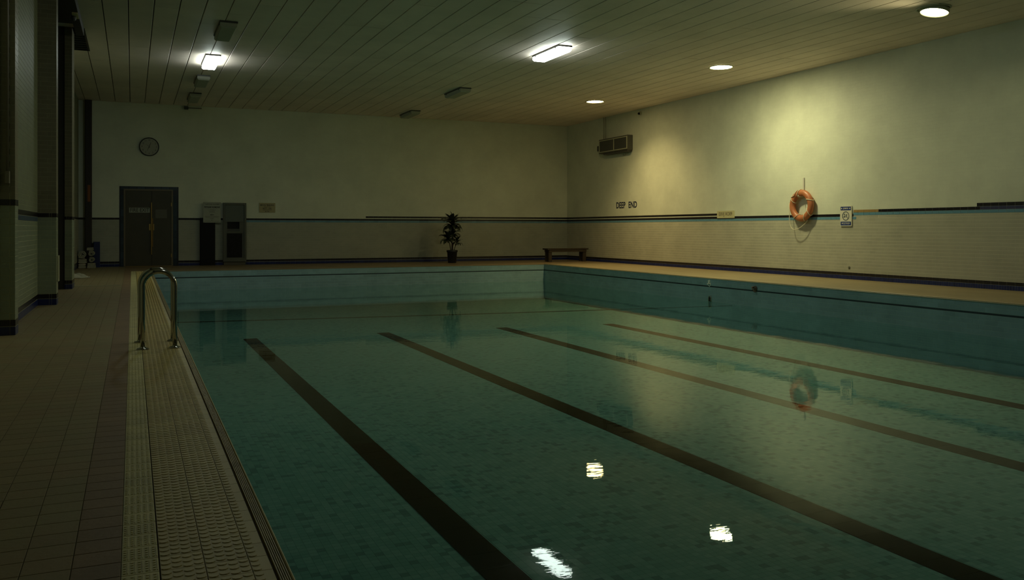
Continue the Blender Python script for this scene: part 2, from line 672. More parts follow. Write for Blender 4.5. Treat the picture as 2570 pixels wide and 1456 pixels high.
# ------------------------------------------------------------------ pool basin
basin = MB()
basin.box(PX0 - 0.003, PY0, PFLOOR - 0.2, PX1 + 0.003, PY1, PFLOOR - 0.003)
pool = basin.build('pool_basin', [mat('pool_bed', (0.05, 0.13, 0.095), 0.5)])
tag(pool, 'long swimming pool basin lined with blue green tiles and dark lane lines', 'pool')
wl = MB()
wl.box(PX1 - 0.005, PY0, PFLOOR, PX1 + 0.006, PY1, -0.028)
wl.build('pool_side', M_pgrout, pool)
wl = MB()
wl.box(PX0, PY1 - 0.005, PFLOOR, PX1, PY1 + 0.006, -0.028)
wl.build('pool_side', M_pgrout, pool)
wl = MB()
wl.box(PX0 - 0.006, PY0, PFLOOR, PX0 - 0.001, PY1, -0.02)
wl.box(PX0, PY0 - 0.006, PFLOOR, PX1, PY0 - 0.001, -0.01)
wl.build('pool_side', M_ptile, pool)


def pool_rows():
    zs = [(-0.030 - 0.07, -0.030), (-0.172, -0.100)]
    z = -0.206
    while z > PFLOOR + 0.01:
        zs.append((max(z - 0.0745, PFLOOR), z))
        z -= 0.0745
    return zs
PROWS = pool_rows()
cells = []
for k, (z0, z1) in enumerate(PROWS):
    off = 0.1 if k % 2 else 0.0
    y = 4.0 - off
    while y < PY1:
        a, b = max(y, 4.0), min(y + 0.2, PY1)
        if b - a > 0.02:
            cells.append((a, b, z0, z1))
        y += 0.2
above = [q for q in cells if q[2] > WATER - 0.02]
below = [q for q in cells if q[2] <= WATER - 0.02]
lay_tiles(pool, above, '-x', PX1 - 0.005, 0.002, M_ptile, 'pool_tile', 300, gap=0.005, c=0.0015)
lay_tiles(pool, below, '-x', PX1 - 0.005, 0.002, M_ptile, 'pool_tile', 0, gap=0.005, c=0.0015, rest_name='sunken_pool_tiles')
cells = []
for k, (z0, z1) in enumerate(PROWS):
    off = 0.1 if k % 2 else 0.0
    x = PX0 - off
    while x < PX1 - 0.008:
        a, b = max(x, PX0), min(x + 0.2, PX1 - 0.008)
        if b - a > 0.02:
            cells.append((a, b, z0, z1))
        x += 0.2
lay_tiles(pool, cells, '-y', PY1 - 0.005, 0.002, M_ptile, 'pool_tile', 0, gap=0.005, c=0.0015, rest_name='far_pool_tiles')
g = MB()
g.box(PX1 - 0.0056, 4.0, -0.204, PX1 + 0.002, PY1, -0.174)
g.build('groove', M_groove, pool)
g = MB()
g.box(PX0, PY1 - 0.0056, -0.204, PX1, PY1 + 0.002, -0.174)
g.build('groove', M_groove, pool)
# coping lip over the pool wall
g = MB()
g.cham(PX1 - 0.016, 4.0, -0.028, PX1 + 0.002, PY1 - 0.014, -0.018, 0.003, 'y')
g.build('coping_lip', mat('coping_lip', (0.30, 0.33, 0.25), 0.5), pool)


# mosaic on the bed: tone per tile from a snapped position
def mosaic_material():
    m = bpy.data.materials.new('pool_mosaic')
    m.use_nodes = True
    nt = m.node_tree
    L = nt.links.new
    p = nt.nodes['Principled BSDF']
    p.inputs['Roughness'].default_value = 0.7
    p.inputs['Specular IOR Level'].default_value = 0.03   # wet glaze hardly differs from water
    geo = nt.nodes.new('ShaderNodeNewGeometry')
    s = nt.nodes.new('ShaderNodeVectorMath')
    s.operation = 'SNAP'
    s.inputs[1].default_value = (0.055, 0.055, 10)
    L(geo.outputs['Position'], s.inputs[0])
    wn = nt.nodes.new('ShaderNodeTexWhiteNoise')
    wn.noise_dimensions = '2D'
    L(s.outputs[0], wn.inputs['Vector'])
    n = nt.nodes.new('ShaderNodeTexNoise')
    n.inputs['Scale'].default_value = 1.1
    n.inputs['Detail'].default_value = 4
    L(geo.outputs['Position'], n.inputs['Vector'])
    ad = nt.nodes.new('ShaderNodeMath')
    ad.operation = 'MULTIPLY_ADD'
    ad.inputs[1].default_value = 0.45
    L(n.outputs['Fac'], ad.inputs[0])
    L(wn.outputs['Value'], ad.inputs[2])
    r = nt.nodes.new('ShaderNodeValToRGB')
    e = r.color_ramp.elements
    e[0].position, e[0].color = 0.31, (0.083, 0.182, 0.180, 1)
    e[1].position, e[1].color = 1.15, (0.162, 0.300, 0.280, 1)
    x = e.new(0.39)
    x.color = (0.122, 0.262, 0.242, 1)
    x = e.new(0.85)
    x.color = (0.134, 0.277, 0.254, 1)
    L(ad.outputs[0], r.inputs[0])
    L(r.outputs[0], p.inputs['Base Color'])
    return m


M_mosaic = mosaic_material()
LANES = [(2.06, 17.05), (4.635, 16.95), (7.18, 16.8), (9.60, 16.5)]
LW = 0.125
mos_near, V, F = [], [], []
pt = 0.055
for i in range(int(PX0 / pt) + 1, int(8.6 / pt)):
    for j in range(int(2.6 / pt), int(10.0 / pt)):
        x, y = i * pt, j * pt
        if any(l - LW - 0.05 < x < l + LW for (l, _) in LANES):
            continue
        if dist_in_view(x, y, PFLOOR, 120) is None:
            continue
        n = len(V)
        zt = PFLOOR + 0.001
        a, b = 0.0002, 0.0006
        V += [(x + a, y + a, PFLOOR - 0.003), (x + pt - a, y + a, PFLOOR - 0.003), (x + pt - a, y + pt - a, PFLOOR - 0.003), (x + a, y + pt - a, PFLOOR - 0.003),
              (x + b, y + b, zt), (x + pt - b, y + b, zt), (x + pt - b, y + pt - b, zt), (x + b, y + pt - b, zt)]
        F += [(n + 4, n + 5, n + 6, n + 7), (n, n + 1, n + 5, n + 4), (n + 1, n + 2, n + 6, n + 5), (n + 2, n + 3, n + 7, n + 6), (n + 3, n, n + 4, n + 7)]
me = bpy.data.meshes.new('mosaic_tiles')
me.from_pydata(V, [], F)
me.materials.append(M_mosaic)
stuff(link('mosaic_tiles', me, pool))
bedm = MB()
bedm.box(PX0, PY0, PFLOOR - 0.005, PX1, PY1, PFLOOR - 0.0005)
stuff(bedm.build('mosaic_bed', M_mosaic, pool))
for (lx, ly) in LANES:
    g = MB()
    y = 2.4
    while y < ly - 0.01:
        y2 = min(y + 0.25, ly)
        g.box(lx - LW, y, PFLOOR, lx + LW, y2 - 0.003, PFLOOR + 0.006)
        y = y2
    g.build('lane_line', M_lane, pool)


def water_material():
    m = bpy.data.materials.new('pool_water')
    m.use_nodes = True
    nt = m.node_tree
    L = nt.links.new
    nt.nodes.remove(nt.nodes['Principled BSDF'])
    geo = nt.nodes.new('ShaderNodeNewGeometry')
    h = None
    for (sc, st, amp) in ((1.4, (1, 1.6, 1), 0.6), (7.0, (1, 2.0, 1), 0.13), (26.0, (1, 2.2, 1), 0.030)):
        mp = nt.nodes.new('ShaderNodeMapping')
        mp.inputs['Scale'].default_value = st
        mp.inputs['Rotation'].default_value = (0, 0, 0.38)
        L(geo.outputs['Position'], mp.inputs['Vector'])
        n = nt.nodes.new('ShaderNodeTexNoise')
        n.inputs['Scale'].default_value = sc
        n.inputs['Detail'].default_value = 2
        L(mp.outputs[0], n.inputs['Vector'])
        mu = nt.nodes.new('ShaderNodeMath')
        mu.operation = 'MULTIPLY'
        mu.inputs[1].default_value = amp
        L(n.outputs['Fac'], mu.inputs[0])
        if h is None:
            h = mu.outputs[0]
        else:
            ad = nt.nodes.new('ShaderNodeMath')
            ad.operation = 'ADD'
            L(h, ad.inputs[0])
            L(mu.outputs[0], ad.inputs[1])
            h = ad.outputs[0]
    b = nt.nodes.new('ShaderNodeBump')
    b.inputs['Strength'].default_value = 1.0
    b.inputs['Distance'].default_value = 0.0024
    L(h, b.inputs['Height'])
    dt = nt.nodes.new('ShaderNodeVectorMath')
    dt.operation = 'DOT_PRODUCT'
    L(geo.outputs['Incoming'], dt.inputs[0])
    L(b.outputs[0], dt.inputs[1])
    ab = nt.nodes.new('ShaderNodeMath')
    ab.operation = 'ABSOLUTE'
    L(dt.outputs['Value'], ab.inputs[0])
    sb = nt.nodes.new('ShaderNodeMath')
    sb.operation = 'SUBTRACT'
    sb.use_clamp = True
    sb.inputs[0].default_value = 1.0
    L(ab.outputs[0], sb.inputs[1])
    pw = nt.nodes.new('ShaderNodeMath')
    pw.operation = 'POWER'
    pw.inputs[1].default_value = 8.0
    L(sb.outputs[0], pw.inputs[0])
    fr = nt.nodes.new('ShaderNodeMath')
    fr.operation = 'MULTIPLY_ADD'
    fr.use_clamp = True
    fr.inputs[1].default_value = 1.12
    fr.inputs[2].default_value = 0.018
    L(pw.outputs[0], fr.inputs[0])
    gl = nt.nodes.new('ShaderNodeBsdfGlossy')
    gl.inputs['Roughness'].default_value = 0.012
    gl.inputs['Color'].default_value = (0.88, 0.93, 0.91, 1)
    L(b.outputs[0], gl.inputs['Normal'])
    tr = nt.nodes.new('ShaderNodeBsdfTransparent')
    tr.inputs['Color'].default_value = (0.86, 0.97, 0.93, 1)
    mx = nt.nodes.new('ShaderNodeMixShader')
    L(fr.outputs[0], mx.inputs[0])
    L(tr.outputs[0], mx.inputs[1])
    L(gl.outputs[0], mx.inputs[2])
    L(mx.outputs[0], nt.nodes['Material Output'].inputs[0])
    return m


w = MB()
w.poly([(PX0, PY0, WATER), (PX1, PY0, WATER), (PX1, PY1, WATER), (PX0, PY1, WATER)])
water = w.build('pool_water', water_material())
tag(water, 'still dark green water filling the pool with faint ripples', 'water', kind='stuff')

# ------------------------------------------------------------------ right wall
mb = MB()
mb.box(XR + 0.0012, YB, -0.02, XR + 0.3, YF + 0.3, 1.375, 0)
mb.box(XR + 0.0007, YB, 1.375, XR + 0.3, YF + 0.3, ZC + 0.3, 1)
wall_r = struct(mb.build('wall_right', [M_lob, M_upb]), 'long lit tiled wall beside the pool with a black and blue tile band')
PU, PZ = 0.15, 0.0665
YN = 3.0
segs = [  # y0, y1, top of lower field, bottom of upper field
    (YN, 10.554, 1.333, 1.517), (10.554, 12.817, 1.333, 1.452), (12.817, 13.474, 1.333, 1.452),
    (13.474, 17.4, 1.250, 1.370), (17.4, YF, 1.250, 1.452)]
lo, up = courses(YN, YF, 0.146, 0.146 + PZ * 16, PU, PZ), []
ZLO = 0.146 + PZ * 16                     # lower field: whole courses up to here, then fillers under each step of the band
ZUP = 0.146 + PZ * 21                     # upper field: whole courses from here
for (a, b, zl, zu) in segs:
    lo += courses(a, b, ZLO, zl, PU, PZ)
    z1_ = math.ceil((zu - 0.146) / PZ - 1e-6) * PZ + 0.146
    if z1_ - zu > 0.008:
        up += courses(a, b, zu, z1_, PU, PZ)
    if ZUP - z1_ > 0.01:
        up += courses(a, b, z1_, ZUP, PU, PZ)
up += courses(YN, YF, ZUP, ZC, PU, PZ)
lay_tiles(wall_r, lo, '-x', XR + 0.0012, 0.0012, M_lo, 'wall_tile', 300, gap=0.0055, c=0.0008, gu=0.0025)
lay_tiles(wall_r, up, '-x', XR + 0.0007, 0.0007, M_up, 'painted_tile', 0, gap=0.0030, c=0.0005, gu=0.0010)


def band(parent, facing, plane, u0, u1, z0, z1, m, name, parts, pu=0.15, rest=None, gu=0.004):
    q = courses(u0, u1, z0, z1, pu, z1 - z0 + 0.001, stagger=False)
    lay_tiles(parent, q, facing, plane, 0.004, m, name, parts, gap=0.0025, c=0.001, rest_name=rest, gu=gu)


PLX = XR + 0.0012
band(wall_r, '-x', PLX, YN, 13.474, 1.335, 1.391, M_blue, 'blue_tile', 60)
band(wall_r, '-x', PLX, 13.40, YF, 1.2515, 1.309, M_blue, 'blue_tile', 120)
band(wall_r, '-x', PLX, 13.474, YF, 1.3115, 1.3685, M_black, 'black_tile', 110)
band(wall_r, '-x', PLX, 12.817, 13.474, 1.393, 1.450, M_tan, 'tan_tile', 10)
band(wall_r, '-x', PLX, 10.554, 12.817, 1.393, 1.450, M_black, 'black_tile', 30)
band(wall_r, '-x', PLX, YN, 10.554, 1.393, 1.450, M_violet, 'violet_tile', 20)
band(wall_r, '-x', PLX, YN, 10.62, 1.452, 1.515, M_black, 'black_tile', 20)
band(wall_r, '-x', PLX, 17.4, YF, 1.393, 1.450, M_black, 'black_tile', 60)
stripe = MB()
stripe.box(PLX - 0.006, 17.4, 1.370, PLX, YF, 1.391)
stripe.build('cream_stripe', M_up, wall_r)
band(wall_r, '-x', PLX, YN, YF, 0.082, 0.144, M_black, 'black_tile', 80)
band(wall_r, '-x', PLX, YN, YF, 0.0, 0.080, M_navy, 'navy_tile', 0, pu=0.05, rest='navy_base_tiles')

# ------------------------------------------------------------------ far wall
mb = MB()
mb.box(-1.9, YF + 0.0012, -0.02, XR + 0.3, YF + 0.3, 1.36, 0)
mb.box(-1.9, YF + 0.0007, 1.36, XR + 0.3, YF + 0.3, ZC + 0.3, 1)
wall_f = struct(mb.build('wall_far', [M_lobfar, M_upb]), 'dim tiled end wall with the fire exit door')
DX0, DX1, DZ1 = -0.333, 1.207, 2.251
lo, up = [], []
for (a, b, zl, zu) in ((-1.35, 3.06, 1.310, 1.370), (3.06, 6.656, 1.250, 1.370), (6.656, XR, 1.250, 1.452)):
    lo += courses(a, b, 0.152, zl, PU, PZ)
    up += courses(a, b, zu, ZC, PU, PZ)
hide = [(DX0, DX1, -1, DZ1), (1.80, 2.18, -1, 1.36), (2.44, 3.03, -1, 1.80)]
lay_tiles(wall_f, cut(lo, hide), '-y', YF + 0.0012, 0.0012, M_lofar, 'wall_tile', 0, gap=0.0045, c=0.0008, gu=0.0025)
lay_tiles(wall_f, cut(up, hide), '-y', YF + 0.0007, 0.0007, M_up, 'painted_tile', 0, gap=0.0030, c=0.0005, gu=0.0010)
for (a, b, z0, z1, m, nm) in ((-1.35, DX0, 1.3115, 1.3685, M_black, 'black_band_tiles'), (DX1, 3.06, 1.3115, 1.3685, M_black, 'black_band_tiles'),
                              (3.06, XR, 1.3115, 1.3685, M_black, 'black_band_tiles'), (3.06, XR, 1.2515, 1.309, M_blue, 'blue_band_tiles'),
                              (6.656, XR, 1.393, 1.450, M_black, 'black_band_tiles'),
                              (-1.35, DX0, 0.086, 0.150, M_black, 'black_base_tiles'), (DX1, XR, 0.086, 0.150, M_black, 'black_base_tiles'),
                              (-1.35, DX0, 0.0, 0.080, M_navy, 'navy_base_tiles'), (DX1, XR, 0.0, 0.080, M_navy, 'navy_base_tiles')):
    band(wall_f, '-y', YF + 0.0012, a, b, z0, z1, m, 'band_tile', 0, rest=nm, gu=0.0008)
stripe = MB()
stripe.box(6.656, YF, 1.370, XR, YF + 0.006, 1.391)
stripe.build('cream_stripe', M_up, wall_f)

# near wall behind the camera
mb = MB()
mb.box(-1.9, YB - 0.3, -0.02, XR + 0.3, YB, ZC + 0.3)
struct(mb.build('wall_near', M_lo), 'tiled wall behind the viewpoint')

# ------------------------------------------------------------------ left wall and pillars
mb = MB()
mb.box(-1.9, YB, -0.02, -1.192, 13.46, ZC + 0.3, 0)
mb.box(-1.9, 13.46, -0.02, -1.50, 17.0, ZC + 0.3, 1)
mb.box(-1.9, 17.0, -0.02, -1.352, YF + 0.3, ZC + 0.3, 0)
wall_l = struct(mb.build('wall_left', [M_ggrout, M_timber]), 'stepped tiled wall in shadow along the left deck')
PZL = 0.0625


def clad(parent, facing, plane, u0, u1, base_top, band_z, m_lo, m_up, parts, blue=False, pu=0.15, z_top=ZC, part_up=0):
    """black and navy base, glazed field, dark band, upper field"""
    bz0, bz1 = band_z
    if blue:
        band(parent, facing, plane, u0, u1, bz0 - 0.064, bz0 - 0.002, M_dimblue, 'blue_tile', 40, pu)
    f1 = bz0 - 0.065 if blue else bz0 - 0.001
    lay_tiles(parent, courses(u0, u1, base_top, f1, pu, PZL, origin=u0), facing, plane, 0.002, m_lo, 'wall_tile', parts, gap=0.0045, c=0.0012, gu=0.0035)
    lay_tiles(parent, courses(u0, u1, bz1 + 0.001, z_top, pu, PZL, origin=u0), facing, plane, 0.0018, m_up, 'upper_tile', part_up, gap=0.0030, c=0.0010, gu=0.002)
    band(parent, facing, plane, u0, u1, bz0, bz1, M_black, 'black_tile', 40, pu)
    band(parent, facing, plane, u0, u1, 0.090, base_top - 0.002, M_black, 'black_tile', 40, pu)
    band(parent, facing, plane, u0, u1, 0.0, 0.086, M_navy, 'navy_tile', 40, pu)


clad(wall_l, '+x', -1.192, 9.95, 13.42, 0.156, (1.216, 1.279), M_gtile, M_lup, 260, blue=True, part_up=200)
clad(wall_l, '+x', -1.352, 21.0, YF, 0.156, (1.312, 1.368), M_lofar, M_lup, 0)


def pillar(name, x0, x1, y0, y1, band_z, label, parts, m_up, cx):
    p = MB()
    p.box(x0, y0 + 0.002, -0.02, x1 - 0.002, y1 - 0.002, ZC)
    o = struct(p.build(name, M_ggrout), label)
    xs = [x1]
    # corner tile column 'cx' wide beside the corner, running tiles beyond it
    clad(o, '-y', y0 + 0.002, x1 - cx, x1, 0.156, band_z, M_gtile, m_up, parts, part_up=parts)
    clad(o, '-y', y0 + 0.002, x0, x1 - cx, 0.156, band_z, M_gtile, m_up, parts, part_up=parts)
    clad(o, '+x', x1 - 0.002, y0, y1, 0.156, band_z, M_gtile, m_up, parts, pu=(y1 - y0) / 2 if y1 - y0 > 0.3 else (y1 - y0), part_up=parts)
    return o


pillar('pillar', -1.56, -1.06, 9.76, 10.00, (1.282, 1.345), 'nearest tiled pillar at the left edge with a black band', 70, M_btile, 0.045)
pillar('pillar', -1.30, -0.962, 13.43, 13.72, (1.212, 1.272), 'second tiled pillar from the left edge beside the dark recess', 50, M_btile, 0.06)
pillar('pillar', -1.083, -0.965, 16.88, 17.48, (1.212, 1.272), 'farthest slim tiled pillar beyond the dark recess', 0, M_btile, 0.05)
t = MB()
t.cham(-1.50, 16.90, -0.01, -1.085, 17.46, ZC, 0.01, 'z')
struct(t.build('trim_1', M_timber), 'dark brown full height timber panel closing the recess')
t = MB()
t.box(-1.90, YB, 4.44, -0.78, 15.9, 4.62)
t.box(-0.90, 15.9, 4.44, -0.78, 16.86, 4.62)
struct(t.build('trim_2', M_post), 'dark soffit along the left side of the ceiling')
# pale vertical conduit on the nearest pillar
c = empty('wall_conduit', (-1.20, 9.74, 1.52), 'thin vertical conduit pipe on upper front of nearest left pillar', 'pipe')
MB().tube([(-1.125, 9.745, 1.62), (-1.125, 9.745, ZC)], 0.012, 8).build('pipe', mat('conduit_paint', (0.16, 0.14, 0.10), 0.5), c, True)
k = MB()
k.cham(-1.147, 9.72, 1.50, -1.103, 9.762, 1.62, 0.006, 'z')
k.build('end_box', mat('conduit_box', (0.20, 0.18, 0.12), 0.5), c)
# pale panel edge on the second pillar
k = MB()
k.cham(-0.963, 13.46, 0.32, -0.942, 13.70, 0.68, 0.005, 'x')
k.box(-0.942, 13.50, 0.36, -0.939, 13.66, 0.64)
tag(k.build('access_panel', M_palemetal), 'pale low panel on the side of second tiled pillar', 'panel')

# ------------------------------------------------------------------ ceiling planks
mb = MB()
mb.box(-1.9, YB - 0.3, ZC + 0.03, XR + 0.3, YF + 0.3, ZC + 0.3)
ceil = struct(mb.build('ceiling', M_void), 'low ceiling of wide pale planks running along the pool')
PW, GAP = 0.376, 0.014
pm = MB()
pm.cham(0, 0, 0, 1, 1, 1, 0.0, 'y')
cache = {}


def plank(x0, x1, y0, y1):
    key = (round(x1 - x0, 3), round(y1 - y0, 3))
    if key not in cache:
        b = MB()
        w_, l_ = key
        c_ = 0.004
        b.v += [(0, 0, 0.03), (w_, 0, 0.03), (w_, 0, c_), (w_ - c_, 0, 0), (c_, 0, 0), (0, 0, c_)]
        b.v += [(x, l_, z) for (x, _, z) in b.v[:6]]
        for i in range(6):
            j = (i + 1) % 6
            b.f.append((i, 6 + i, 6 + j, j))
            b.m.append(0)
        b.f += [(0, 1, 2, 3, 4, 5), (11, 10, 9, 8, 7, 6)]
        b.m += [0, 0]
        cache[key] = b.mesh('plank', M_ceil)
    link('plank', cache[key], ceil, (x0, y0, ZC + random.uniform(0, 0.0025)))


rng = random.Random(11)
for k in range(-4, 37):
    x0 = -0.052 + PW * k
    x1 = min(x0 + PW - GAP, XR)
    x0 = max(x0, -1.4)
    if x0 >= x1 - 0.03:
        continue
    y = YB
    ln = rng.choice((2.6, 3.4, 4.4, 5.2))
    end = YF
    while y < end - 0.01:
        y2 = min(y + ln, end)
        if end - y2 < 1.2:
            y2 = end
        if not (x1 < -0.7 and y2 > 16.9 and y < 18.98):
            plank(x0, x1, y, y2 - 0.010)
        else:
            if y < 16.9:
                plank(x0, x1, y, 16.89)
            if y2 > 18.98:
                plank(x0, x1, 18.98, y2 - 0.010)
        y = y2
        ln = 5.2
# dark grille in the ceiling
v = empty('ceiling_vent', (-1.0, 17.9, ZC), 'black slatted ceiling grille above the left deck', 'vent')
MB().box(-1.36, 16.90, ZC + 0.01, -0.80, 18.97, ZC + 0.03).build('backing', M_void, v)
fr = MB()
fr.box(-0.80, 16.89, ZC - 0.008, -0.77, 18.99, ZC + 0.02)
fr.box(-1.36, 18.95, ZC - 0.008, -0.77, 18.99, ZC + 0.02)
fr.build('frame', M_post, v)
for i in range(9):
    y = 17.02 + i * 0.215
    s = MB()
    s.poly([(-1.36, y, ZC + 0.0), (-0.80, y, ZC + 0.0), (-0.80, y + 0.10, ZC + 0.028), (-1.36, y + 0.10, ZC + 0.028)])
    s.poly([(-1.36, y + 0.012, ZC - 0.004), (-1.36, y + 0.112, ZC + 0.024), (-0.80, y + 0.112, ZC + 0.024), (-0.80, y + 0.012, ZC - 0.004)])
    s.box(-1.36, y, ZC - 0.004, -0.80, y + 0.012, ZC)
    s.build('slat', M_darkgrey, v)
# recessed camera in a pale lined opening of the soffit
k = empty('ceiling_camera', (-0.83, 15.4, 4.44), 'small dark camera on a pale square plate under the left soffit', 'camera')
q = MB()
q.cham(-0.868, 15.05, 4.425, -0.785, 15.45, 4.44, 0.006, 'z')
q.build('plate', M_gut, k)
q = MB()
q.lathe([(0.018, 0), (0.032, 0.02), (0.036, 0.06), (0.036, 0.08)], 14, (-0.85, 15.25, 4.346))
fix_normals(q.build('dome', M_darkgrey, k, True))

# ------------------------------------------------------------------ lamps
def tray_light(x, y, lit, label, group):
    o = empty('ceiling_light', (x, y, ZC), label, 'light', group)
    W, Ln = 0.15, 0.60
    f = MB()
    f.cham(x - W, y - Ln, ZC - 0.030, x + W, y + Ln, ZC, 0.008, 'y')
    f.build('housing', M_darkgrey, o)
    d = MB()
    a, b, c_, e = W - 0.012, Ln - 0.012, W - 0.035, Ln - 0.04
    z0, z1 = ZC - 0.030, ZC - 0.115
    vs = [(-a, -b, z0), (a, -b, z0), (a, b, z0), (-a, b, z0), (-a, -b, z1 + 0.03), (a, -b, z1 + 0.03), (a, b, z1 + 0.03), (-a, b, z1 + 0.03),
          (-c_, -e, z1), (c_, -e, z1), (c_, e, z1), (-c_, e, z1)]
    d.v = [(x + p[0], y + p[1], p[2]) for p in vs]
    d.f = [(0, 1, 5, 4), (1, 2, 6, 5), (2, 3, 7, 6), (3, 0, 4, 7), (4, 5, 9, 8), (5, 6, 10, 9), (6, 7, 11, 10), (7, 4, 8, 11), (8, 9, 10, 11)]
    d.m = [0] * 9
    d.build('diffuser', {True: M_tubeglow, False: M_off, 2: M_tubefill}[lit], o)
    cl = MB()
    for sx in (-1, 1):
        for sy in (-0.75, 0.75):
            cl.box(x + sx * (W - 0.012) - 0.008, y + sy * Ln - 0.02, ZC - 0.05, x + sx * (W - 0.012) + 0.008, y + sy * Ln + 0.02, ZC - 0.015)
    cl.build('clip', M_darkgrey, o)
    return o


GL_ = 'box lights on the ceiling'
tray_light(1.50, 18.95, True, 'glowing white box light on the left part of the ceiling', GL_)
tray_light(1.50, 15.9, False, 'unlit box light nearest the camera in the left row', GL_)
tray_light(1.50, 21.5, False, 'unlit box light just beyond the glowing left one', GL_)
tray_light(1.50, 24.3, False, 'unlit box light nearest the wall clock', GL_)
tray_light(7.62, 15.3, True, 'glowing white box light over the middle of the pool', GL_)
tray_light(7.62, 20.7, False, 'unlit box light behind the glowing middle one', GL_)
tray_light(7.72, 25.15, False, 'unlit box light close to the far wall, middle row', GL_)

tray_light(1.50, 9.6, 2, 'added fill light in box form over the left deck, above the viewpoint', GL_)  # this and the next two are unseen fill lights, added for brightness
tray_light(7.62, 9.2, 2, 'added fill light in box form over the pool, above the top edge of the view', GL_)
tray_light(7.62, 2.8, 2, 'added fill light in box form behind the viewpoint over the pool', GL_)


def downlight(x, y, m, tilt, label, power, col, aim, cone):
    o = empty('downlight', (x, y, ZC), label, 'light', 'round lights beside the right wall')
    R = 0.262
    r = MB()
    n = 32
    prof = [(R, 0.0), (R, -0.014), (R - 0.022, -0.018), (R - 0.030, -0.010), (R - 0.030, 0.0)]
    b = 0
    for (rad, h) in prof:
        for k_ in range(n):
            a = 2 * math.pi * k_ / n
            r.v.append((x + rad * math.cos(a), y + rad * math.sin(a), ZC + h))
    for i in range(len(prof) - 1):
        for k_ in range(n):
            r.f.append((i * n + k_, i * n + (k_ + 1) % n, (i + 1) * n + (k_ + 1) % n, (i + 1) * n + k_))
            r.m.append(0)
    r.build('trim_ring', M_palemetal, o, True)
    # lens: a shallow dome, or a tipped disc with its housing
    l = MB()
    rad = R - 0.034
    if tilt == 0:
        l.lathe([(rad, 0.0), (rad, -0.004), (rad * 0.8, -0.014), (rad * 0.4, -0.020)], 32, (x, y, ZC))
        l.build('lens', m, o, True)
    else:
        rot = Matrix.Translation((x + 0.02, y, ZC - 0.055)) @ Matrix.Rotation(tilt, 4, 'Y')
        l.lathe([(rad * 0.9, 0.004), (rad * 0.9, 0.0), (rad * 0.5, -0.008)], 32)
        lm = l.mesh('lens', m, True)
        lm.transform(rot)
        link('lens', lm, o)
        s = MB()
        for (ra, h) in ((rad * 0.93, -0.030), (rad * 0.97, 0.02), (rad * 0.9, 0.07), (rad * 0.93 - 0.004, 0.006)):
            for k_ in range(n):
                a = 2 * math.pi * k_ / n
                s.v.append((ra * math.cos(a), ra * math.sin(a), h))
        for (i, j) in ((0, 1), (1, 2), (3, 0)):
            for k_ in range(n):
                s.f.append((i * n + k_, i * n + (k_ + 1) % n, j * n + (k_ + 1) % n, j * n + k_))
                s.m.append(0)
        s.f.append(tuple(2 * n + k_ for k_ in range(n)))
        s.m.append(0)
        sm = s.mesh('housing', M_palemetal, True)
        sm.transform(rot)
        link('housing', sm, o)
    sp = bpy.data.lights.new('beam', 'SPOT')
    sp.energy, sp.color = power, col
    sp.spot_size, sp.spot_blend, sp.shadow_soft_size = math.radians(cone), 1.0, 0.10
    so = bpy.data.objects.new('beam', sp)
    C.objects.link(so)
    so.location = (x - (0.03 if tilt else 0), y, ZC - (0.16 if tilt else 0.05))
    so.rotation_euler = Vector(aim).to_track_quat('-Z', 'Y').to_euler()
    return o


downlight(11.73, 20.85, M_g_far, 0, 'round amber ceiling light nearest the far right corner',
          P_FAR, AMBER_COL, (0.22, -0.08, -1), 118)
downlight(11.75, 15.30, M_g_main, 0, 'round warm ceiling light above the sign beside the life ring',
          P_MAIN, WARM_COL, (0.16, -0.22, -1), 146)
downlight(11.73, 9.85, M_g_near, 0.2, 'round warm ceiling light at the top right, tipped toward the pool',
          P_NEAR, WARM_COL, (-1.3, 0.0, -1), 120)

# ------------------------------------------------------------------ fire exit door
dr = MB()
dr.box(DX0, YF - 0.004, 0.0, DX1, YF + 0.05, DZ1)
door = struct(dr.build('door_1', mat('door_border', (0.010, 0.012, 0.020), 0.4)), 'olive double fire exit door in a navy tiled surround')
IX0, IX1, IZ = -0.176, 1.016, 2.131
mt = mat('surround_tile', (0.028, 0.046, 0.066), 0.3, var=0.3)
for xa in (DX0 + 0.032, IX1 + 0.052):
    me_ = shallow_mesh('surround_tile', 0.095, 0.196, 0.012, 0.002, mt, '-y')
    for i in range(10):
        link('surround_tile', me_, door, (xa + 0.045, YF - 0.004, 0.105 + i * 0.2))
me_ = shallow_mesh('surround_tile', 0.196, 0.085, 0.012, 0.002, mt, '-y')
for i in range(7):
    link('surround_tile', me_, door, (DX0 + 0.135 + i * 0.2115, YF - 0.004, 2.195))
j = MB()
j.box(IX0 - 0.045, YF - 0.03, 0, IX0, YF + 0.02, IZ + 0.045)
j.box(IX1, YF - 0.03, 0, IX1 + 0.045, YF + 0.02, IZ + 0.045)
j.box(IX0, YF - 0.03, IZ, IX1, YF + 0.02, IZ + 0.045)
j.build('door_frame', M_jamb, door)
xm = (IX0 + IX1) / 2 + 0.085
for (a, b) in ((IX0 + 0.005, xm - 0.003), (xm + 0.003, IX1 - 0.005)):
    l = MB()
    l.cham(a, YF - 0.018, 0.012, b, YF - 0.005, IZ - 0.005, 0.003, 'z')
    l.build('door_leaf', M_door, door)
h = MB()
h.cham(xm - 0.026, YF - 0.075, 0.33, xm + 0.002, YF - 0.05, 1.80, 0.006, 'z')
for z in (0.45, 1.06, 1.68):
    h.box(xm - 0.02, YF - 0.052, z - 0.02, xm - 0.004, YF - 0.016, z + 0.02)
h.build('pull_handle', M_brass, door)
h = MB()
h.cham(xm + 0.012, YF - 0.065, 0.55, xm + 0.028, YF - 0.045, 1.36, 0.005, 'z')
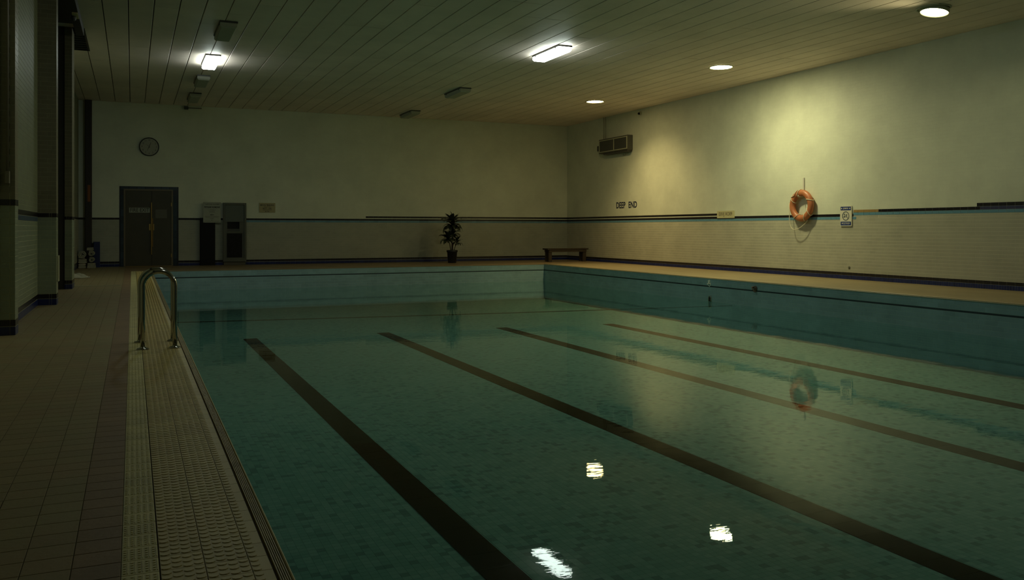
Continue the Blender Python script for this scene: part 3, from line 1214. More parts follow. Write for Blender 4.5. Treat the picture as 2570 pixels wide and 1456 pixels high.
h.box(xm + 0.014, YF - 0.047, 0.62, xm + 0.026, YF - 0.016, 0.66)
h.box(xm + 0.014, YF - 0.047, 1.25, xm + 0.026, YF - 0.016, 1.29)
h.build('pull_handle', M_brass, door)
h = MB()
h.cham(xm - 0.075, YF - 0.028, 1.015, xm - 0.035, YF - 0.017, 1.195, 0.004, 'y')
h.cham(xm + 0.035, YF - 0.028, 1.015, xm + 0.060, YF - 0.017, 1.195, 0.004, 'y')
h.build('lock_plate', M_brass, door)
for z in (0.3, 1.75):
    MB().cham(IX1 - 0.012, YF - 0.036, z - 0.05, IX1 + 0.012, YF - 0.016, z + 0.05, 0.004, 'z').build('hinge', M_brass, door)
MB().box(IX0, YF - 0.06, 0.0, IX1, YF - 0.005, 0.010).build('door_sill', M_brass, door)

s = MB()
s.cham(-0.084, YF - 0.028, 1.512, 0.452, YF - 0.019, 1.650, 0.003, 'y')
sign = tag(s.build('exit_sign', M_paper), 'pale sign reading FIRE EXIT on the double door', 'sign')
lettering('lettering', 'FIRE EXIT', 0.148, (0.184, YF - 0.029, 1.580), '-y', M_ink, sign, sx=0.80, bold=0.0015)
s = MB()
s.cham(0.597, YF - 0.024, 1.36, 0.898, YF - 0.019, 1.605, 0.002, 'y')
sign = tag(s.build('door_notice', M_dimpaper), 'faint grey paper notice on the right door leaf', 'notice')
for i, wd in enumerate((0.2, 0.24, 0.16)):
    MB().box(0.747 - wd / 2, YF - 0.0255, 1.53 - i * 0.05, 0.747 + wd / 2, YF - 0.0238, 1.536 - i * 0.05).build('text_line', mat('dim_ink', (0.09, 0.085, 0.06), 0.7), sign)

# ------------------------------------------------------------------ clock
CXc, CZc, CR = 0.434, 3.373, 0.262
ck = empty('wall_clock', (CXc, YF, CZc), 'round black rimmed wall clock above the fire exit', 'clock')
f = MB()
f.lathe([(CR - 0.012, 0.0), (CR - 0.012, -0.03)], 40, (CXc, YF - 0.001, CZc), 'y')
fix_normals(f.build('dial', M_clock, ck))
r = MB()
prof = [(CR - 0.024, -0.030), (CR - 0.018, -0.048), (CR - 0.004, -0.050), (CR, -0.040), (CR, 0.0)]
n = 40
for (rad, h_) in prof:
    for k_ in range(n):
        a = 2 * math.pi * k_ / n
        r.v.append((CXc + rad * math.cos(a), YF + h_, CZc + rad * math.sin(a)))
for i in range(len(prof) - 1):
    for k_ in range(n):
        r.f.append((i * n + k_, i * n + (k_ + 1) % n, (i + 1) * n + (k_ + 1) % n, (i + 1) * n + k_))
        r.m.append(0)
fix_normals(r.build('rim', mat('clock_rim', (0.012, 0.010, 0.008), 0.25), ck, True))
for i in range(1, 13):
    a = math.pi / 2 - i * math.pi / 6
    lettering('numeral', str(i), 0.062, (CXc + 0.188 * math.cos(a), YF - 0.032, CZc + 0.188 * math.sin(a)), '-y', M_ink, ck)


def hand(name, ang, length, wd, y):
    a = math.pi / 2 - ang
    d, p = Vector((math.cos(a), 0, math.sin(a))), Vector((-math.sin(a), 0, math.cos(a)))
    o = Vector((CXc, YF + y, CZc))
    q = MB()
    pts = [o - d * 0.04 - p * wd, o + d * length - p * wd * 0.6, o + d * length + p * wd * 0.6, o - d * 0.04 + p * wd]
    q.poly([tuple(x) for x in pts])
    q.poly([tuple(x + Vector((0, 0.003, 0))) for x in reversed(pts)])
    for i in range(4):
        a_, b_ = pts[i], pts[(i + 1) % 4]
        q.poly([tuple(a_), tuple(a_ + Vector((0, 0.003, 0))), tuple(b_ + Vector((0, 0.003, 0))), tuple(b_)])
    fix_normals(q.build(name, M_ink, ck))


hand('hour_hand', math.radians(20), 0.135, 0.007, -0.038)
hand('minute_hand', math.radians(205), 0.125, 0.004, -0.042)
hand('second_hand', math.radians(-47), 0.115, 0.003, -0.046)

# ------------------------------------------------------------------ things along the far wall
lk = empty('tall_locker', (1.985, YF, 0), 'narrow black tall cabinet beside the fire exit, behind the notice', 'cabinet')
q = MB()
q.cham(1.778, YF - 0.11, 0.0, 2.195, YF - 0.004, 1.372, 0.006, 'z')
q.build('body', M_blackbox, lk)
q = MB()
q.cham(1.795, YF - 0.118, 0.06, 2.178, YF - 0.110, 1.34, 0.004, 'z')
q.build('door', mat('locker_door', (0.008, 0.0075, 0.006), 0.55, spec=0.2), lk)

nt_ = MB()
nt_.cham(1.864, YF - 0.134, 1.236, 2.345, YF - 0.119, 1.826, 0.006, 'y')
notice = tag(nt_.build('notice_board', M_paper), 'white rules notice with lines of print above the narrow black cabinet', 'notice')
yy = YF - 0.1345
cxn = 2.105
for (txt, z, sz, bo) in (('TARRIVAG NUOBER', 1.765, 0.052, 0.0), ('PETNNE? ROMDNE', 1.680, 0.058, 0.0022), ('C. RUSGU P', 1.600, 0.042, 0.0),
                         ('ONVIRCLB', 1.545, 0.036, 0.0), ('T', 1.500, 0.03, 0.0), ('MON', 1.460, 0.045, 0.001),
                         ('COTBILL .', 1.352, 0.032, 0.0), ('BIC', 1.305, 0.030, 0.0)):
    lettering('lettering', txt, sz, (cxn, yy, z), '-y', M_ink, notice, sx=0.86, bold=bo)
for (z, wd) in ((1.415, 0.40), (1.385, 0.36), (1.272, 0.38)):
    MB().box(cxn - wd / 2, yy - 0.001, z, cxn + wd / 2, yy + 0.001, z + 0.005).build('printed_line', M_ink, notice)
for (x, z) in ((1.885, 1.255), (2.325, 1.255), (1.885, 1.806), (2.325, 1.806)):
    b = MB()
    b.lathe([(0.008, 0), (0.008, -0.004), (0.004, -0.006)], 10, (x, YF - 0.134, z), 'y')
    fix_normals(b.build('screw', M_chrome, notice))

cb = empty('wall_cabinet', (2.735, YF, 0.1), 'tall grey wall cabinet with a dark hatch and dark lower panel', 'cabinet')
X0, X1 = 2.412, 3.058
q = MB()
D1 = YF - 0.14
q.box(X0, D1, 0.10, X0 + 0.055, YF, 1.815)
q.box(X1 - 0.055, D1, 0.10, X1, YF, 1.815)
q.box(X0 + 0.055, D1, 1.755, X1 - 0.055, YF, 1.815)
q.box(X0 + 0.055, D1, 0.10, X1 - 0.055, YF, 0.20)
q.box(X0 + 0.055, D1 + 0.02, 0.945, X1 - 0.055, YF, 0.985)
q.box(X0 + 0.055, YF - 0.02, 0.20, X1 - 0.055, YF, 1.755)
q.build('frame', M_cab, cb)
q = MB()
q.cham(X0 + 0.06, D1 + 0.025, 1.262, X1 - 0.06, D1 + 0.04, 1.75, 0.004, 'y')
q.build('panel', M_cabpanel, cb)
q = MB()
q.box(X0 + 0.055, D1 + 0.02, 0.985, X0 + 0.115, YF - 0.02, 1.255)
q.build('cheek', M_cab, cb)
q = MB()
q.box(X1 - 0.19, D1 + 0.02, 0.985, X1 - 0.055, YF - 0.02, 1.255)
q.build('cheek', M_cab, cb)
q = MB()
q.box(X0 + 0.115, YF - 0.05, 0.985, X1 - 0.19, YF - 0.03, 1.255)
q.build('hatch_back', M_void, cb)
q = MB()
q.cham(X0 + 0.115, D1 + 0.03, 0.985, X1 - 0.19, YF - 0.05, 1.06, 0.006, 'x')
q.build('hatch_shelf', M_darkgrey, cb)
q = MB()
q.cham(X0 + 0.107, D1 + 0.022, 0.222, X1 - 0.115, D1 + 0.034, 0.925, 0.004, 'y')
q.build('lower_panel', M_blackbox, cb)
q = MB()
q.box(X0 + 0.055, D1 + 0.034, 0.20, X1 - 0.055, D1 + 0.05, 0.945)
q.build('lower_surround', M_cab, cb)
q = MB()
q.cham(X0 + 0.02, YF - 0.10, 0.0, X1 - 0.02, YF, 0.10, 0.004, 'x')
q.build('plinth', mat('plinth', (0.10, 0.09, 0.06), 0.6), cb)

yb = MB()
yb.cham(3.437, YF - 0.016, 1.542, 3.905, YF - 0.001, 1.828, 0.005, 'y')
ys = tag(yb.build('rules_board', M_ypaper), 'small yellowed board with faded print right of the grey cabinet', 'sign')
for (txt, z, sz, bo) in (('MOOG TM-BUNG', 1.760, 0.062, 0.001), ('BOGO IRS.SDO', 1.712, 0.034, 0.0), ('BOTT - DKI', 1.662, 0.062, 0.001), ('SMT WEN.', 1.572, 0.034, 0.001)):
    lettering('lettering', txt, sz, (3.668, YF - 0.0165, z), '-y', M_ink, ys, sx=0.8, bold=bo)
MB().box(3.54, YF - 0.0175, 1.612, 3.80, YF - 0.0155, 1.621).build('printed_line', M_ink, ys)

# dark square post in the far left corner
ps = empty('corner_post', (-1.10, YF, 0), 'dark brown square pipe casing up the far left corner', 'post')
q = MB()
q.cham(-1.184, 26.18, 0.0, -1.017, YF - 0.004, ZC, 0.012, 'z')
q.build('casing', M_post, ps)
q = MB()
q.box(-1.122, 26.176, 1.80, -1.050, 26.181, 2.255)
q.build('label_plate', M_orangelabel, ps)

# small junction box with a bit of pipe on the far wall, under the ceiling
jb = empty('junction_box', (1.45, YF, 4.5), 'small dark junction box and short pipe high on far wall', 'box')
q = MB()
q.cham(1.36, YF - 0.07, 4.48, 1.47, YF - 0.001, 4.57, 0.008, 'y')
q.build('body', M_darkgrey, jb)
MB().tube([(1.47, YF - 0.025, 4.53), (1.83, YF - 0.025, 4.53)], 0.012, 8).build('pipe', M_darkgrey, jb, True)

# ------------------------------------------------------------------ towels, board, cloth
def spiral_roll(name, R, L, turns, squash, loc, label, rot=0.0):
    """a rolled towel, spiral end towards the viewer (-y)"""
    steps = int(turns * 18)
    th = R / (turns + 0.6) * 0.66
    inner, outer = [], []
    for i in range(steps + 1):
        a = 2 * math.pi * turns * i / steps + rot
        r0 = 0.006 + (R - th - 0.006) * i / steps
        wob = 1 + 0.05 * math.sin(a * 3 + R * 90)
        inner.append((r0 * wob * math.cos(a), r0 * wob * math.sin(a) * squash))
        outer.append(((r0 * wob + th) * math.cos(a), (r0 * wob + th) * math.sin(a) * squash))
    m_ = MB()
    N = steps + 1
    for (ring, y) in ((inner, 0), (outer, 0.0), (inner, L), (outer, L)):
        for i, (x, z) in enumerate(ring):
            m_.v.append((x, y + 0.006 * math.sin(i * 0.7), z))
    for i in range(steps):
        m_.f += [(i, i + 1, N + i + 1, N + i), (N + i, N + i + 1, 3 * N + i + 1, 3 * N + i),
                 (2 * N + i, 3 * N + i, 3 * N + i + 1, 2 * N + i + 1), (i, 2 * N + i, 2 * N + i + 1, i + 1)]
        m_.m += [0] * 4
    m_.f += [(0, N, 3 * N, 2 * N), (steps, 2 * N + steps, 3 * N + steps, N + steps)]
    m_.m += [0, 0]
    o = m_.build(name, M_towel, None, False, loc)
    fix_normals(o)
    smooth_by_angle(o, 50)
    return tag(o, label, 'towel', 'towels piled in the far left corner')


def folded_towel(name, w_, d_, h_, layers, loc, label):
    """soft folded layers, their rounded fold facing the viewer"""
    m_ = MB()
    lh = h_ / layers
    for k_ in range(layers):
        ww = w_ * (1 - 0.06 * ((k_ * 37) % 3))
        prof = []
        for i in range(9):
            a = math.pi / 2 + math.pi * i / 8
            prof.append((-ww / 2 + lh * 0.5 + lh * 0.5 * math.cos(a), lh * (k_ + 0.5) + lh * 0.47 * math.sin(a)))
        for i in range(9):
            a = -math.pi / 2 + math.pi * i / 8
            prof.append((ww / 2 - lh * 0.5 + lh * 0.5 * math.cos(a), lh * (k_ + 0.5) + lh * 0.47 * math.sin(a)))
        nn = len(prof)
        b_ = len(m_.v)
        for (yy_, sc_) in ((0.0, 0.93), (0.018, 1.0), (d_ - 0.018, 1.0), (d_, 0.93)):
            for (x, z) in prof:
                m_.v.append((x * sc_, yy_, lh * (k_ + 0.5) + (z - lh * (k_ + 0.5)) * sc_ + 0.012 * math.sin(x * 30 + k_) * (0.4 if k_ else 0.0)))
        for r_ in range(3):
            for i in range(nn):
                m_.f.append((b_ + r_ * nn + i, b_ + r_ * nn + (i + 1) % nn, b_ + (r_ + 1) * nn + (i + 1) % nn, b_ + (r_ + 1) * nn + i))
                m_.m.append(0)
        m_.f += [tuple(b_ + i for i in range(nn)), tuple(b_ + 3 * nn + nn - 1 - i for i in range(nn))]
        m_.m += [0, 0]
    o = m_.build(name, M_towel, None, False, loc)
    fix_normals(o)
    smooth_by_angle(o, 60)
    return tag(o, label, 'towel', 'towels piled in the far left corner')


TY = 25.62
folded_towel('folded_towel', 0.20, 0.34, 0.13, 2, (-1.23, TY + 0.02, 0.0), 'folded cream towel at the bottom left of the towel pile')
folded_towel('folded_towel', 0.22, 0.36, 0.14, 3, (-1.01, TY, 0.0), 'folded cream towel at the bottom right of the towel pile')
folded_towel('folded_towel', 0.22, 0.34, 0.12, 2, (-1.22, TY + 0.02, 0.134), 'folded cream towel in the pile just under the large roll')
spiral_roll('rolled_towel', 0.082, 0.34, 2.2, 0.95, (-1.005, TY + 0.01, 0.224), 'rolled towel in the middle of the pile, low on the right', 1.0)
spiral_roll('rolled_towel', 0.112, 0.36, 2.5, 1.0, (-1.215, TY - 0.02, 0.368), 'largest rolled towel with a clear spiral at upper left of the pile', 2.0)
spiral_roll('rolled_towel', 0.092, 0.34, 2.3, 0.9, (-1.010, TY, 0.392), 'rolled towel at the upper right of the pile under the flat one', 0.4)
folded_towel('folded_towel', 0.17, 0.30, 0.075, 2, (-1.04, TY + 0.02, 0.478), 'flat folded towel lying on the very top of the pile')

bb = empty('blue_float_board', (-0.89, 26.1, 0), 'tall dark blue board standing behind the towel pile by far wall', 'board')
q = MB()
q.cham(-0.975, 26.10, 0.0, -0.815, 26.30, 0.70, 0.02, 'z')
q.build('board', M_bluebox, bb)
q = MB()
q.cham(-0.965, 26.092, 0.05, -0.825, 26.10, 0.64, 0.005, 'y')
q.build('face_panel', mat('blue_panel', (0.012, 0.018, 0.075), 0.5), bb)

# crumpled cloth behind the farthest pillar
rg = random.Random(5)
q = MB()
NX, NY = 18, 14
for jx in range(NX):
    for jy in range(NY):
        s_, t_ = jx / (NX - 1), jy / (NY - 1)
        x = -1.30 + 0.46 * s_
        y = 20.45 + 0.62 * t_
        hgt = 0.20 * (1 - s_) ** 1.3 * math.sin(math.pi * min(1, max(0, t_))) ** 0.6
        fold = 0.018 * math.sin(13 * s_ + 9 * t_) + 0.015 * math.sin(21 * t_ - 6 * s_ + 1)
        edge = min(s_, 1 - s_, t_, 1 - t_) * 6
        z = max(0.004, hgt * (0.8 + 0.25 * math.sin(7 * s_ + 5 * t_)) + fold * min(1, edge))
        if s_ > 0.75:
            y = 20.45 + 0.62 * (0.5 + (t_ - 0.5) * (1.6 - 0.8 * s_) * 0.55 / (0.2 + 0.8 * s_) * 0.9)
        q.v.append((x, y, z))
for jx in range(NX - 1):
    for jy in range(NY - 1):
        a = jx * NY + jy
        q.f.append((a, a + NY, a + NY + 1, a + 1))
        q.m.append(0)
o = q.build('crumpled_towel', M_towel, None, True)
sol = o.modifiers.new('thick', 'SOLIDIFY')
sol.thickness = 0.006
sol.offset = 1
tag(o, 'crumpled cream towel on the floor beyond the farthest pillar', 'towel')

# ------------------------------------------------------------------ ladder rails
def handrail(y, xa, xb, label):
    o = empty('pool_handrail', ((xa + xb) / 2, y, 0), label, 'handrail', 'handrails at the pool edge')
    R = (xb - xa) / 2
    zt, b = 0.695, 0.128
    path = [(xa, y, 0.0), (xa, y, 0.25), (xa, y, zt - b - 0.02)]
    for i in range(1, 24):
        a = math.pi - math.pi * i / 24
        path.append(((xa + xb) / 2 + R * math.cos(a), y, zt - b - 0.0195 + b * math.sin(a)))
    path += [(xb, y, zt - b - 0.02), (xb, y, 0.25), (xb, y, 0.0)]
    t_ = MB()
    t_.tube(path, 0.0195, 16)
    t_.build('rail', M_chrome, o, True)
    for x in (xa, xb):
        f_ = MB()
        f_.lathe([(0.052, 0.0), (0.052, 0.004), (0.046, 0.008), (0.026, 0.012), (0.0225, 0.020), (0.0198, 0.022)], 24, (x, y, 0.001))
        fix_normals(f_.build('flange', M_chrome, o, True))
    return o


handrail(8.17, 0.083, 0.345, 'curved steel pool handrail nearer the camera')
handrail(8.68, 0.064, 0.348, 'curved steel pool handrail just behind the nearer one')

# ------------------------------------------------------------------ rope across the pool and pool wall fittings
rp = MB()
N = 40
pth = []
for i in range(N + 1):
    s_ = i / N
    pth.append((PX0 + 0.002 + (PX1 - PX0 - 0.012) * s_, 15.75 - 1.25 * s_, WATER - 0.022 - 0.01 * math.sin(math.pi * s_)))
rp.tube(pth, 0.0085, 6)
tag(rp.build('pool_rope', M_brownrope, None, True), 'thin dark rope stretched across the pool at the water line', 'rope')

# number-like white cleat
cl = empty('white_cleat', (PX1, 15.27, -0.13), 'small white cleat high on the right pool wall', 'fitting')
q = MB()
q.cham(PX1 - 0.03, 15.235, -0.115, PX1 - 0.005, 15.285, -0.055, 0.006, 'x')
q.build('bracket', M_white, cl)
MB().tube([(PX1 - 0.02, 15.27, -0.10), (PX1 - 0.03, 15.29, -0.15), (PX1 - 0.02, 15.245, -0.19), (PX1 - 0.012, 15.21, -0.155), (PX1 - 0.02, 15.25, -0.11)], 0.008, 8).build('loop', M_white, cl, True)
MB().tube([(PX1 - 0.02, 15.33, -0.135), (PX1 - 0.02, 15.20, -0.125)], 0.007, 8).build('arm', M_white, cl, True)
an = empty('rope_anchor', (PX1, 13.77, -0.15), 'rusty brown rope anchor high on the right pool wall', 'fitting')
q = MB()
q.lathe([(0.055, 0.0), (0.055, -0.008), (0.042, -0.016), (0.03, -0.02)], 16, (PX1 - 0.006, 13.76, -0.145), 'x')
fix_normals(q.build('plate', M_rust, an, True))
MB().tube([(PX1 - 0.02, 13.80, -0.105), (PX1 - 0.055, 13.81, -0.115), (PX1 - 0.062, 13.78, -0.16), (PX1 - 0.055, 13.74, -0.205), (PX1 - 0.02, 13.72, -0.20)], 0.011, 8).build('ring', M_rust, an, True)
q = MB()
q.lathe([(0.012, 0.0), (0.012, -0.03), (0.006, -0.036)], 10, (PX1 - 0.015, 13.83, -0.125), 'x')
fix_normals(q.build('bolt', M_rust, an, True))
gg = empty('water_level_fitting', (PX1, 15.24, -0.47), 'black slotted fitting with a pale rim at the water line', 'fitting')
q = MB()
q.cham(PX1 - 0.022, 15.205, -0.512, PX1 - 0.005, 15.275, -0.425, 0.008, 'x')
q.build('slot', M_void, gg)
q = MB()
q.tube([(PX1 - 0.018, 15.285, -0.515), (PX1 - 0.018, 15.29, -0.43), (PX1 - 0.018, 15.27, -0.395), (PX1 - 0.018, 15.21, -0.395), (PX1 - 0.018, 15.19, -0.43), (PX1 - 0.018, 15.195, -0.515)], 0.008, 8)
q.build('rim', M_palemetal, gg, True)

# ------------------------------------------------------------------ bench
bn = empty('wooden_bench', (12.8, 24.7, 0), 'dark low wooden bench in the far right corner', 'bench')
bx0, bx1, by0, by1 = 12.07, 13.54, 24.50, 24.88
q = MB()
q.cham(bx0, by0, 0.385, bx1, by0 + 0.185, 0.43, 0.006, 'x')
q.build('seat_board', M_wood, bn)
q = MB()
q.cham(bx0, by0 + 0.195, 0.385, bx1, by1, 0.43, 0.006, 'x')
q.build('seat_board', M_wood, bn)
q = MB()
q.box(bx0 + 0.06, by0 + 0.02, 0.315, bx1 - 0.06, by0 + 0.045, 0.385)
q.box(bx0 + 0.06, by1 - 0.045, 0.315, bx1 - 0.06, by1 - 0.02, 0.385)
q.build('apron', M_wood, bn)
for lx in (bx0 + 0.06, bx1 - 0.17):
    for ly in (by0 + 0.045, by1 - 0.125):
        MB().cham(lx, ly, 0.0, lx + 0.11, ly + 0.08, 0.385, 0.008, 'z').build('leg', M_wood, bn)
    MB().box(lx + 0.03, by0 + 0.125, 0.10, lx + 0.08, by1 - 0.125, 0.16).build('stretcher', M_wood, bn)

# ------------------------------------------------------------------ potted plant
PXp, PYp = 9.08, 25.15
pl = empty('potted_plant', (PXp, PYp, 0), 'dark spiky leaved potted plant standing by the far wall', 'plant')
q = MB()
q.lathe([(0.118, 0.0), (0.13, 0.01), (0.155, 0.33), (0.172, 0.335), (0.175, 0.395), (0.158, 0.398), (0.150, 0.36)], 28, (PXp, PYp, 0.0))
fix_normals(q.build('pot', M_pot, pl, True))
q = MB()
q.lathe([(0.149, 0.355), (0.148, 0.365)], 28, (PXp, PYp, 0.0))
q.build('soil', mat('soil', (0.02, 0.015, 0.01), 0.95), pl)
heads = [((0.0, 0, 1.22), [(0.0, 0, 0.36), (0.01, 0.0, 0.8), (0.0, 0, 1.24)], 0.024, 48, 0.40, True),
         ((-0.13, 0.0, 0.76), [(-0.03, 0.02, 0.36), (-0.07, 0.02, 0.58), (-0.13, 0.0, 0.78)], 0.016, 34, 0.32, False),
         ((0.02, -0.05, 0.93), [(0.0, -0.03, 0.36), (0.015, -0.05, 0.70), (0.02, -0.05, 0.95)], 0.018, 26, 0.27, False),
         ((0.165, -0.02, 0.66), [(0.05, 0.0, 0.36), (0.10, -0.02, 0.52), (0.165, -0.02, 0.68)], 0.011, 20, 0.22, False)]


def leaf_mesh(kind):
    """strap leaf of unit length along +x, arching down; folded along its midrib"""
    m_ = MB()
    n_ = 9
    droop = (0.35, 0.75, 1.15)[kind]
    x, z, ang = 0.0, 0.0, (1.05, 0.8, 0.45)[kind]
    for i in range(n_):
        s_ = i / (n_ - 1)
        wd = 0.17 * (math.sin(math.pi * min(1, 0.12 + 0.88 * s_)) ** 0.75) * (1 if s_ < 0.98 else 0.1)
        m_.v += [(x, -wd, z + 0.25 * wd), (x, 0, z), (x, wd, z + 0.25 * wd)]
        a_ = ang - droop * 1.9 * s_ ** 1.2
        x += math.cos(a_) / (n_ - 1)
        z += math.sin(a_) / (n_ - 1)
    for i in range(n_ - 1):
        b_ = 3 * i
        m_.f += [(b_, b_ + 3, b_ + 4, b_ + 1), (b_ + 1, b_ + 4, b_ + 5, b_ + 2)]
        m_.m += [0, 0]
    return m_.mesh('leaf', M_leaf, True)


lms = [leaf_mesh(k_) for k_ in range(3)]
rg = random.Random(3)
for (hd, stem, rad, cnt, ln, top) in heads:
    MB().tube([(PXp + p[0], PYp + p[1], p[2]) for p in stem], [rad, rad * 0.9, rad * 0.7], 8).build('stem', M_trunk, pl, True)
    for i in range(cnt):
        s_ = i / cnt
        az = i * 2.39996 + rg.uniform(-0.25, 0.25)
        kind = 0 if s_ < 0.25 else (1 if s_ < 0.6 else 2)
        zz = hd[2] + (0.10 if top else 0.06) - s_ * (0.26 if top else 0.16)
        o = link('leaf', lms[kind], pl, (PXp + hd[0] + 0.01 * math.cos(az), PYp + hd[1] + 0.01 * math.sin(az), zz))
        k_ = ln * rg.uniform(0.82, 1.1) * (0.85 if kind == 0 else 1.0)
        o.scale = (k_, k_, k_)
        o.rotation_euler = (rg.uniform(-0.15, 0.15), rg.uniform(-0.12, 0.12), az)
o = link('leaf', lms[0], pl, (PXp - 0.01, PYp, 1.27))
o.scale = (0.36, 0.36, 0.36)
o.rotation_euler = (0.0, -0.62, math.pi * 0.98)

# ------------------------------------------------------------------ right wall things
# wall heater
ht = empty('wall_heater', (XR, 22.95, 3.65), 'grey box heater with two grille panels high on the right wall', 'heater')
hx0, hy0, hy1, hz0, hz1 = XR - 0.20, 22.09, 23.80, 3.425, 3.875
q = MB()
q.cham(hx0 + 0.012, hy0, hz0, XR - 0.002, hy1, hz1, 0.012, 'y')
q.build('case', M_heater, ht)
q = MB()
q.box(hx0, hy0 + 0.01, hz0 + 0.035, hx0 + 0.014, hy1 - 0.01, hz0 + 0.060)
q.box(hx0, hy0 + 0.01, hz1 - 0.060, hx0 + 0.014, hy1 - 0.01, hz1 - 0.035)
q.box(hx0, hy0 + 0.01, hz0 + 0.060, hx0 + 0.014, hy0 + 0.045, hz1 - 0.060)
q.box(hx0, hy1 - 0.045, hz0 + 0.060, hx0 + 0.014, hy1 - 0.01, hz1 - 0.060)
ym = 22.88
q.box(hx0, ym - 0.018, hz0 + 0.060, hx0 + 0.014, ym + 0.018, hz1 - 0.060)
q.build('grille_frame', M_palemetal, ht)
for (a, b) in ((hy0 + 0.045, ym - 0.018), (ym + 0.018, hy1 - 0.045)):
    g_ = MB()
    g_.box(hx0 + 0.008, a, hz0 + 0.060, hx0 + 0.013, b, hz1 - 0.060)
    gp = g_.build('grille', M_darkgrey, ht)
    nf = 14
    for i in range(1, nf):
        y = a + (b - a) * i / nf
        wide = 0.006 if i % 5 else 0.014
        MB().box(hx0 + 0.003, y - wide / 2, hz0 + 0.062, hx0 + 0.009, y + wide / 2, hz1 - 0.062).build('fin', mat('fin', (0.085, 0.08, 0.072), 0.4), gp)
q = MB()
q.cham(XR - 0.17, hy0 + 0.03, hz0 - 0.05, XR - 0.002, hy1 - 0.25, hz0 + 0.001, 0.01, 'y')
q.build('drip_tray', M_darkgrey, ht)
q = MB()
q.cham(XR - 0.16, hy1, hz0 + 0.10, XR - 0.02, hy1 + 0.17, hz0 + 0.27, 0.01, 'y')
q.build('valve_box', M_darkgrey, ht)
for y in (23.62, 23.74):
    MB().tube([(XR - 0.05, y, hz1 - 0.01), (XR - 0.05, y, ZC)], 0.013, 8).build('pipe', mat('painted_pipe', (0.42, 0.41, 0.30), 0.5), ht, True)
q = MB()
q.tube([(XR - 0.005, 22.62, 3.34), (XR - 0.03, 22.60, 3.30), (XR - 0.03, 22.52, 3.30), (XR - 0.005, 22.50, 3.335)], 0.010, 6)
q.tube([(XR - 0.005, 22.48, 3.335), (XR - 0.03, 22.46, 3.31), (XR - 0.03, 22.36, 3.325), (XR - 0.005, 22.34, 3.355)], 0.010, 6)
tag(q.build('wall_hooks', M_palemetal, None, True), 'pair of small wire hooks on the wall under the heater', 'hook')

sn = empty('wall_sensor', (XR, 21.65, 4.47), 'small round dark sensor under the ceiling near the heater', 'sensor')
q = MB()
q.lathe([(0.055, 0), (0.055, -0.03), (0.03, -0.05)], 16, (XR - 0.001, 21.65, 4.47), 'x')
fix_normals(q.build('base', M_palemetal, sn, True))
q = MB()
q.lathe([(0.035, -0.045), (0.035, -0.075), (0.018, -0.095)], 14, (XR - 0.001, 21.65, 4.455), 'x')
fix_normals(q.build('lens', M_void, sn, True))

# DEEP END painted on the wall
o = empty('wall_lettering', (XR, 22.46, 1.66), 'dark painted words DEEP END on the right wall', 'lettering')
lettering('word', 'DEEP', 0.262, (XR - 0.001, 22.785, 1.772), '-x', M_inkblue, o, depth=0.0015, sx=0.92, bold=0.007)
lettering('word', 'END', 0.262, (XR - 0.001, 22.095, 1.772), '-x', M_inkblue, o, depth=0.0015, sx=0.92, bold=0.007)

s = MB()
s.cham(XR - 0.022, 17.325, 1.328, XR - 0.002, 18.005, 1.512, 0.005, 'x')
sg = tag(s.build('wall_sign', M_signy), 'small cream sign with brown blurred letters on the black band', 'sign')
lettering('lettering', 'EXVJ XO09', 0.128, (XR - 0.0228, 17.665, 1.428), '-x', mat('brown_ink', (0.10, 0.065, 0.045), 0.6), sg, sx=0.86)

# blue and white pictogram sign
by_, bz_ = 13.663, 1.324
s = MB()
s.cham(XR - 0.022, by_ - 0.160, bz_ - 0.214, XR - 0.002, by_ + 0.160, bz_ + 0.214, 0.010, 'x')
bs = tag(s.build('pictogram_sign', M_sign), 'white sign with navy top and bottom panels and ring emblem', 'sign')
MB().box(XR - 0.0240, by_ - 0.142, bz_ + 0.120, XR - 0.021, by_ + 0.142, bz_ + 0.196).build('top_panel', M_signblue, bs)
MB().box(XR - 0.0240, by_ - 0.142, bz_ - 0.196, XR - 0.021, by_ + 0.142, bz_ - 0.118).build('bottom_panel', M_signblue, bs)
lettering('lettering', 'JUSIDU', 0.046, (XR - 0.0246, by_, bz_ + 0.158), '-x', M_sign, bs, depth=0.001, bold=0.0008)
lettering('lettering', 'PCCTTCV', 0.050, (XR - 0.0246, by_, bz_ - 0.157), '-x', M_sign, bs, depth=0.001, bold=0.0008)
for dy in (0.112, -0.112):
    q = MB()
    for i in range(8):
        a = 2 * math.pi * i / 8
        rr = 0.020 if i % 2 == 0 else 0.011
        q.v.append((XR - 0.0252, by_ + dy + rr * math.cos(a), bz_ + 0.158 + rr * math.sin(a)))
    for i in range(8):
        a = 2 * math.pi * i / 8
        rr = 0.020 if i % 2 == 0 else 0.011
        q.v.append((XR - 0.0235, by_ + dy + rr * math.cos(a), bz_ + 0.158 + rr * math.sin(a)))
    q.f = [tuple(range(8)), tuple(range(15, 7, -1))] + [(i, (i + 1) % 8, 8 + (i + 1) % 8, 8 + i) for i in range(8)]
    q.m = [0] * 10
    fix_normals(q.build('star', M_sign, bs))


